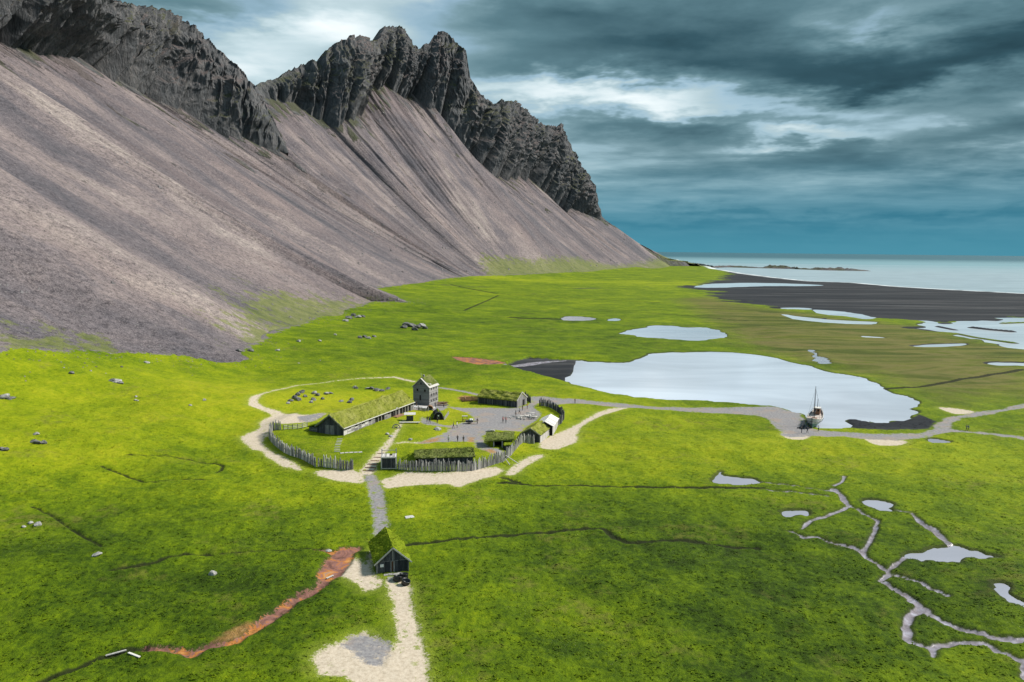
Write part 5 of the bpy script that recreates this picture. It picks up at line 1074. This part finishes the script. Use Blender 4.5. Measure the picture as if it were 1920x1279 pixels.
# loose stones on the toe of the scree: uncountable
mb_v = []; mb_f = []; r_ = random.Random(77)
for i in range(1700):
    k = r_.random()*(len(FOOTW)-1); a = int(k); f = k-a; p = FOOTW[a]*(1-f)+FOOTW[a+1]*f; x = p[0]+r_.gauss(2, 9); y = p[1]+r_.gauss(0, 9)
    if y < 70 or abs(x/y) > .84: continue
    z = ground_z(x, y); s = r_.uniform(.10, .34)*(1+y/900); o_ = len(mb_v)
    mb_v += [(x+s*r_.uniform(.6, 1), y, z-.05), (x, y+s, z-.05), (x-s*r_.uniform(.6, 1), y, z-.05), (x, y-s, z-.05), (x+r_.uniform(-.3, .3)*s, y+r_.uniform(-.3, .3)*s, z+s*r_.uniform(.5, .9))]
    mb_f += [(o_, o_+1, o_+4), (o_+1, o_+2, o_+4), (o_+2, o_+3, o_+4), (o_+3, o_, o_+4)]
for pts in SCREE_PTS:
    for x, y, z in pts.tolist():
        s = min(r_.paretovariate(2.6)*.32, 1.9)*(.75+y/1500); o_ = len(mb_v)
        mb_v += [(x+s*r_.uniform(.6, 1), y, z-.25*s), (x, y+s*.8, z-.25*s), (x-s*r_.uniform(.6, 1), y, z-.25*s), (x, y-s*.8, z-.4*s), (x+r_.uniform(-.3, .3)*s, y+r_.uniform(-.3, .3)*s, z+s*r_.uniform(.5, .9))]
        mb_f += [(o_, o_+1, o_+4), (o_+1, o_+2, o_+4), (o_+2, o_+3, o_+4), (o_+3, o_, o_+4)]
me = bpy.data.meshes.new('loose_stones'); me.from_pydata(mb_v, [], mb_f); me.materials.append(M_SCST); o = obj('loose_stones', me); o['kind'] = 'stuff'; o['label'] = 'loose grey stones strewn along the foot of the scree'; o['category'] = 'stones'

# ------------------------------------------------------------------ small timber things
def logs(px, py, n, L_, rad, mat, label, spread, name='log_pile', cat='logs', part='log'):
    t = thing(name, label, cat, G(px, py), rnd.uniform(0, 1))
    for i in range(n):
        a = rnd.uniform(-.7, .7)+(0 if i % 3 else 1.2); l_ = L_*rnd.uniform(.5, 1.0); mb = MB(); mb.tube([(-l_/2, 0, 0), (0, rnd.uniform(-.2, .2), rnd.uniform(0, .12)), (l_/2, 0, 0)], [rad, rad*.9, rad*.6], 6)
        o = mb.build(part, mat, t, True, loc=(rnd.uniform(-spread, spread), rnd.uniform(-spread, spread), rad+rnd.uniform(0, .9)*(i/n))); o.rotation_euler = (0, rnd.uniform(-.06, .06), a)
    return t
logs(989, 783, 26, 4.4, .15, M_WP, 'tangled pile of bleached white driftwood logs on the yard', 2.6, 'driftwood_pile', 'driftwood', 'driftwood_log')
logs(955, 783, 2, 4.0, .09, M_WP, 'two thin bleached poles lying on the gravel beside the driftwood', .5, 'driftwood_pole', 'poles', 'pole')
t = thing('timber_stack', 'stack of reddish brown beams beside the back turf house', 'timber stack', G(886, 750), .25)
for i in range(9): MB().beam((-3.8+rnd.uniform(-.3, .3), i*.38-1.4, .2+.22*(i % 4)), (3.2+rnd.uniform(-.5, .4), i*.38-1.2, .35+.25*(i % 4)), .24, .2).build('beam', M_WR, t)
for x in (-2.5, 0, 2.3): MB().beam((x, -1.6, .9), (x+.2, 1.9, 1.2), .2, .2).build('cross_beam', M_WR, t)
t = thing('timber_heap', 'heap of red-brown planks against the right wall of the tower house', 'timber', G(830, 759.5), .3)
for i in range(8): MB().beam((-1.8+rnd.uniform(-.4, .4), rnd.uniform(-.8, .8), .1+i*.13), (1.7+rnd.uniform(-.4, .4), rnd.uniform(-.8, .8), .2+i*.12), .22, .1).build('plank', M_WR, t)
for (px, py, rz_, lb) in [(768.5, 788.5, .1, 'dark boxed well with a pale plank roof in the grass below the terrace')]:
    t = thing('well_house', lb, 'well', G(px, py), rz_); MB().box(-.95, .95, -.8, .8, -.3, 1.15).build('well_box', M_WD, t)
    for x in (-.85, .85): MB().box(x-.08, x+.08, -.08, .08, 1.1, 1.9).build('post', M_WD, t)
    MB().hexa([(-1.6, -1.1, 1.75), (1.6, -1.1, 1.75), (1.6, 1.1, 2.0), (-1.6, 1.1, 2.0), (-1.6, -1.1, 1.85), (1.6, -1.1, 1.85), (1.6, 1.1, 2.1), (-1.6, 1.1, 2.1)]).build('roof', M_WP, t)
t = thing('plank_bridge', 'pale plank footbridge crossing the gully below the well', 'footbridge', G(768, 794), .05)
for i in range(3): MB().box(-2.8, 2.8, i*.34-.5, i*.34-.2, .25, .33).build('plank', M_WP, t)
for x in (-2.2, 2.2): MB().box(x-.15, x+.15, -.5, .5, -.4, .26).build('bearer', M_WG, t)
t = thing('cart_wheel', 'dark wooden wheel and hub frame lying by the head of the stepped path', 'wheel', G(743, 803), .4); t.rotation_euler = (1.0, 0, .4)
MB().tube([(1.0*math.cos(a), 1.0*math.sin(a), .2) for a in np.linspace(0, 2*math.pi, 21)], .13, 6).build('rim', M_WD, t); MB().lathe([(0, .1), (.22, .1), (.22, .35), (0, .35)], 10).build('hub', M_WD, t)
for i in range(4): a = i*math.pi/4; MB().beam((-math.cos(a), -math.sin(a), .2), (math.cos(a), math.sin(a), .2), .1, .1).build('spoke', M_WD, t)
t = thing('handcart', 'dark two-wheeled handcart loaded with pale sacks at the yard edge', 'handcart', G(880, 793.5), .15)
MB().box(-1.0, 1.0, -.55, .55, .5, .95).build('cart_bed', M_WD, t)
for y in (-.65, .65):
    w_ = MB().tube([(.5*math.cos(a), y, .5+.5*math.sin(a)) for a in np.linspace(0, 2*math.pi, 17)], .07, 6).build('wheel', M_WD, t); MB().beam((-.5, y, .5), (.5, y, .5), .06, .06).build('spoke', M_WD, w_); MB().beam((0, y, 0), (0, y, 1.0), .06, .06, (1, 0, 0)).build('spoke', M_WD, w_)
    MB().beam((.9, y*.7, .7), (2.2, y*.7, .55), .07, .07).build('shaft', M_WD, t)
for x in (.2, .65): MB().lathe([(0, 0), (.3, .03), (.34, .25), (.2, .5), (0, .55)], 8, (x, 0, .9)).build('sack', M_WHITE, t, True)
t = thing('drying_stall', 'small orange-brown covered bench at the edge of the grassy mound', 'bench', G(871.5, 789.5), .1)
MB().box(-.7, .7, -.4, .4, .4, .5).build('bench_top', M_WR, t); MB().box(-.8, .8, -.5, .5, 1.5, 1.6).build('cover', M_WP, t)
for x in (-.65, .65):
    for y in (-.35, .35): MB().box(x-.05, x+.05, y-.05, y+.05, -.2, 1.5).build('post', M_WR, t)
t = thing('arched_shelter', 'small brown arched shelter on the tower house terrace', 'shelter', G(806, 769), .05)
MB().tube([(1.0*math.cos(a), 0, .1+1.25*math.sin(a)) for a in np.linspace(0, math.pi, 11)], .12, 6).build('front_arch', M_WR, t)
ar2 = [(1.0*math.cos(a), .1+1.25*math.sin(a)) for a in np.linspace(0, math.pi, 11)]; mb = MB(); mb.add([(x, .05, z) for x, z in ar2]+[(x, 1.4, z) for x, z in ar2], [(i, i+1, 12+i, 11+i) for i in range(10)]+[tuple(range(11, 22))]); mb.build('hood', M_WR, t)
for (px, py, ln, a, lb) in [(768, 972, 1.7, .35, 'pale concrete slab lying in bright grass right of the grey path')]:
    t = MB().hexa([(-ln/2, -.7, 0), (ln/2, -.6, 0), (ln/2-.1, .7, 0), (-ln/2+.1, .6, 0), (-ln/2, -.7, .14), (ln/2, -.6, .14), (ln/2-.1, .7, .14), (-ln/2+.1, .6, .14)]).build('concrete_slab', M_CONC, None, loc=G(px, py)); t.rotation_euler.z = a; tag(t, lb, 'slab')
for (p0, p1, lb, nm) in [((198, 1226), (237, 1218.5), 'long pale plank edging the end of the drainage ditch', 'ditch_plank'), ((241, 1226), (262, 1233.5), 'short pale plank lying in the grass below the ditch', 'fallen_plank'), ((612, 1085), (625, 1078), 'bleached board lying across the rust-red stream', 'fallen_board')]:
    a = G(*p0); b_ = G(*p1); o = MB().beam((0, 0, .16), b_-a+Vector((0, 0, .16)), .28, .1).build(nm, M_WP, None, loc=a); tag(o, lb, 'plank')
t = thing('wooden_prop', 'pair of bleached beams leaning out over the gully at the palisade corner', 'beams', G(948, 866))
for a, b_ in (((0, 0, 1.6), (3.2, -2.4, .2)), ((-.4, .2, 1.2), (1.0, -2.8, .1))): MB().beam(a, b_, .14, .14).build('beam', M_WP, t)
t = thing('stepping_planks', 'row of bleached stepping planks climbing the grass to the longhouse corner', 'steps', G(632, 846))
for i in range(9):
    p = G(632-1.0*math.sin(i*.6)+i*.5, 846-i*2.9); MB().box(-.65, .65, -.12, .12, -.05, .10).build('step', M_WP, t, loc=p-t.location)
t = thing('plank_walkway', 'pale plank walkway laid across the grass behind the palisade', 'walkway', G(640, 848))
for i in range(5): p = G(638+i*8.5, 849-i*.3); q = G(645+i*8.5, 848.5-i*.3); MB().beam(p-t.location+Vector((0, 0, .05)), q-t.location+Vector((0, 0, .05)), .7, .08).build('plank', M_WP, t)
t = thing('path_edge_beams', 'squared timber treads set across the stepped path by the gate', 'treads', G(694, 876))
for px, py, wd in [(691, 882, 2.6), (694.5, 876, 2.4), (698, 870, 2.2), (703, 863.5, 2.0), (708, 857, 1.9), (714, 850, 1.6)]: p = G(px, py); MB().box(-wd/2, wd/2, -.09, .09, -.05, .14).build('tread', M_WR, t, loc=p-t.location)

# ------------------------------------------------------------------ people: one continuous skinned body each, hair as a child
def body_mesh(pose):
    sw = {'stand': (.02, .05, .12), 'walk': (.24, .28, .1), 'akimbo': (.0, -.05, .34)}[pose]; st, ar_, el = sw
    J = {'pel': ((0, 0, .95), (.155, .11)), 'wst': ((0, 0, 1.12), (.135, .095)), 'chs': ((0, .01, 1.32), (.165, .115)), 'nkb': ((0, 0, 1.47), (.075, .07)), 'nck': ((0, -.01, 1.54), (.055, .058)), 'hd1': ((0, -.03, 1.62), (.078, .095)), 'hd2': ((0, -.025, 1.71), (.075, .092)), 'hd3': ((0, -.01, 1.765), (.045, .055))}
    E = [('pel', 'wst'), ('wst', 'chs'), ('chs', 'nkb'), ('nkb', 'nck'), ('nck', 'hd1'), ('hd1', 'hd2'), ('hd2', 'hd3')]
    for s, k in ((-1, 'l'), (1, 'r')):
        q = s*st; a = -s*ar_
        J.update({'hip'+k: ((s*.095, 0, .88), (.095, .10)), 'kne'+k: ((s*.10, -q*.55-.02, .50), (.062, .07)), 'ank'+k: ((s*.105, -q+.03, .09), (.042, .048)), 'toe'+k: ((s*.12, -q-.14, .035), (.04, .03)),
            'shd'+k: ((s*.185, 0, 1.42), (.062, .062)), 'elb'+k: ((s*(.24+el*.35), -a*.5+.03, 1.15), (.046, .046)), 'wrs'+k: ((s*(.25-(.1 if el > .3 else 0)), -a-.06, .93 if el < .3 else 1.0), (.032, .034)), 'hnd'+k: ((s*(.25-(.12 if el > .3 else 0)), -a-.085, .83 if el < .3 else .97), (.022, .045))})
        E += [('pel', 'hip'+k), ('hip'+k, 'kne'+k), ('kne'+k, 'ank'+k), ('ank'+k, 'toe'+k), ('chs', 'shd'+k), ('shd'+k, 'elb'+k), ('elb'+k, 'wrs'+k), ('wrs'+k, 'hnd'+k)]
    nm = list(J); me = bpy.data.meshes.new('person_skeleton'); me.from_pydata([J[n][0] for n in nm], [(nm.index(a), nm.index(b_)) for a, b_ in E], []); o = bpy.data.objects.new('person_skeleton', me); COL.objects.link(o)
    o.modifiers.new('s', 'SKIN'); sv = me.skin_vertices[0].data
    for i, n in enumerate(nm): sv[i].radius = J[n][1]; sv[i].use_root = (n == 'pel')
    ss = o.modifiers.new('d', 'SUBSURF'); ss.levels = 1; ss.render_levels = 1
    dg = bpy.context.evaluated_depsgraph_get(); out = bpy.data.meshes.new_from_object(o.evaluated_get(dg)); bpy.data.objects.remove(o); bpy.data.meshes.remove(me); out.name = 'person'; return out
BODY = {p: body_mesh(p) for p in ('stand', 'walk', 'akimbo')}
CL = {k: plain('cloth_'+k, c, .85, .12) for k, c in dict(navy=(.02, .03, .06), black=(.015, .015, .018), red=(.50, .035, .03), pink=(.48, .20, .20), white=(.62, .60, .57), grey=(.16, .165, .17), brown=(.12, .07, .04), blue=(.05, .10, .20), tan=(.35, .26, .16)).items()}
M_HAIR = plain('hair', (.035, .022, .014), .7, .2)
hb = MB(); hb.lathe([(.0, .11), (.05, .105), (.088, .06), (.098, 0), (.09, -.05)], 12, (0, .0, 1.70)); HAIR = bpy.data.meshes.new('hair'); HAIR.from_pydata(hb.v, [], hb.f); HAIR.materials.append(M_HAIR)
def person(px, py, rz_, top, low, pose, label, group=None, dz=0.0):
    me = BODY[pose].copy(); me.materials.clear()
    for m_ in (CL[top], CL[low], M_SKIN): me.materials.append(m_)
    for p in me.polygons:
        c = p.center; p.use_smooth = True; p.material_index = 2 if c.z > 1.5 or (abs(c.x) > .12 and .78 < c.z < .94 and abs(c.y) > .03 and pose != 'akimbo') else (0 if c.z > .97 or abs(c.x) > .2 else 1)
    p_ = G(px, py, dz); o = obj('person', me, None, p_); o.rotation_euler.z = rz_; k = rnd.uniform(.94, 1.06); o.scale = (k, k, k); obj('hair', HAIR, o); return tag(o, label, 'person', group)
for a in [(801, 791, .5, 'black', 'black', 'walk', 'person in dark clothes walking the path left of the dugout, ahead of another'), (805.5, 793.5, .6, 'navy', 'black', 'walk', 'person in navy jacket walking close behind another near the dugout'), (820, 793.5, 2.8, 'black', 'navy', 'stand', 'person in black standing before the rounded dugout door'),
          (850, 803, 1.2, 'navy', 'black', 'walk', 'person in navy walking onto the gravel beside a companion in white'), (857, 802, 1.3, 'white', 'grey', 'stand', 'person in white top standing on the gravel edge'), (895, 794.5, -.9, 'black', 'black', 'walk', 'person in black striding past the handcart'),
          (943, 791.5, .4, 'pink', 'black', 'stand', 'person in pink top on the open gravel, left of a pair'), (948.5, 792.5, .2, 'pink', 'grey', 'akimbo', 'person in pink top and grey trousers on the open gravel, right of a pair'), (979.5, 769.5, 2.0, 'brown', 'black', 'stand', 'person in brown jacket near the gable of the back turf house'),
          (988.5, 766.5, 1.8, 'red', 'black', 'akimbo', 'person in bright red jacket at the yard gate'), (974, 775.5, 1.0, 'grey', 'black', 'walk', 'person in grey walking between driftwood pile and back turf house'), (967, 779, .8, 'grey', 'brown', 'stand', 'person in grey standing at the end of the driftwood pile'),
          (1078, 757.5, 1.6, 'black', 'black', 'walk', 'person in black walking the gravel road outside the palisade'), (841, 829, -.3, 'white', 'grey', 'stand', 'person in white shirt at the rear of the low turf house'), (858, 828, .7, 'black', 'black', 'akimbo', 'person in black standing behind the shaggy roof of the low turf house'),
          (869, 830, .2, 'black', 'brown', 'stand', 'person in black and brown near the orange earth patch'), (1503, 811, .8, 'black', 'navy', 'stand', 'person in black standing left of the boat props'), (1513.5, 811.5, .3, 'navy', 'black', 'walk', 'person in navy walking below the boat bow'),
          (1534.5, 808, -1.0, 'white', 'navy', 'akimbo', 'person in white top beside the boat hull'), (1812, 808, 1.4, 'grey', 'navy', 'walk', 'person in grey walking the narrow right-hand path'), (1815.5, 808, 1.4, 'blue', 'black', 'walk', 'person in blue walking the narrow right-hand path'),
          (816, 764, 2.2, 'navy', 'black', 'stand', 'person in navy at the right end of the tower terrace'), (781, 762, 1.1, 'black', 'brown', 'stand', 'person in black at the left end of the tower terrace'), (832, 763, .9, 'brown', 'black', 'stand', 'person in brown beside the red-brown plank heap')]: person(*a)

# ------------------------------------------------------------------ tussocks of the near meadow: uncountable
nt_ = 24000; ty = 66.0*np.exp(RNG.random(nt_)*math.log(240/66.0)); tx = ty*RNG.uniform(-.74, .74, nt_)
ri = np.clip(np.searchsorted(rows, ty)-1, 0, NR-2); ci = np.clip(((tx/ty-cols[0])/(cols[1]-cols[0])).astype(int), 0, NC-2); vi = ri*NC+ci
ok = (np.maximum.reduce([fld['sand'], fld['gravel'], fld['mud'], fld['red'], fld['tan'], fld['scree'], fld['shore'], fld['ditch']])[vi] < -.7) & (fbm(tx/7, ty/7, 3) > -.35)
for c_, r_c in [(G(735, 1040), 7.0)]: ok &= np.hypot(tx-c_.x, ty-c_.y) > r_c
ok &= poly_sd(tx, ty, ENC, 5.0) < -1.0
tx, ty, vi = tx[ok], ty[ok], vi[ok]; n_ = len(tx); tz = Hh[vi]; H3 = Hh.reshape(NR, NC); tz = np.minimum(np.minimum(H3[ri[ok], ci[ok]], H3[ri[ok]+1, ci[ok]]), np.minimum(H3[ri[ok], ci[ok]+1], H3[ri[ok]+1, ci[ok]+1]))
vv = []; 
for b_ in range(3):
    a = RNG.uniform(0, 2*math.pi, n_); h = RNG.uniform(.03, .12, n_); wd = RNG.uniform(.10, .22, n_); ox = RNG.normal(0, .15, n_); oy = RNG.normal(0, .15, n_); ln = RNG.uniform(.2, .45, n_); lx = -np.sin(a)*ln; ly = np.cos(a)*ln
    vv += [np.stack([tx+ox-np.cos(a)*wd, ty+oy-np.sin(a)*wd, tz-.04], -1), np.stack([tx+ox+np.cos(a)*wd, ty+oy+np.sin(a)*wd, tz-.04], -1), np.stack([tx+ox+lx, ty+oy+ly, tz+h], -1)]
vv = [v+np.array([0, 0, .07]) for v in vv]
va = np.stack(vv, 1).reshape(-1, 3); fa = np.arange(len(va)).reshape(-1, 3); e_ = np.cross(va[1::3]-va[0::3], va[2::3]-va[0::3]); fa[e_[:, 2] < 0] = fa[e_[:, 2] < 0][:, ::-1]
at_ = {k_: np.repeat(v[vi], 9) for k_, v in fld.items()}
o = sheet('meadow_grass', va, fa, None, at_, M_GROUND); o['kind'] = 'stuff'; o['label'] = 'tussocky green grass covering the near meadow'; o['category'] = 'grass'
S.cycles.max_bounces = 4; S.cycles.diffuse_bounces = 1; S.cycles.glossy_bounces = 2
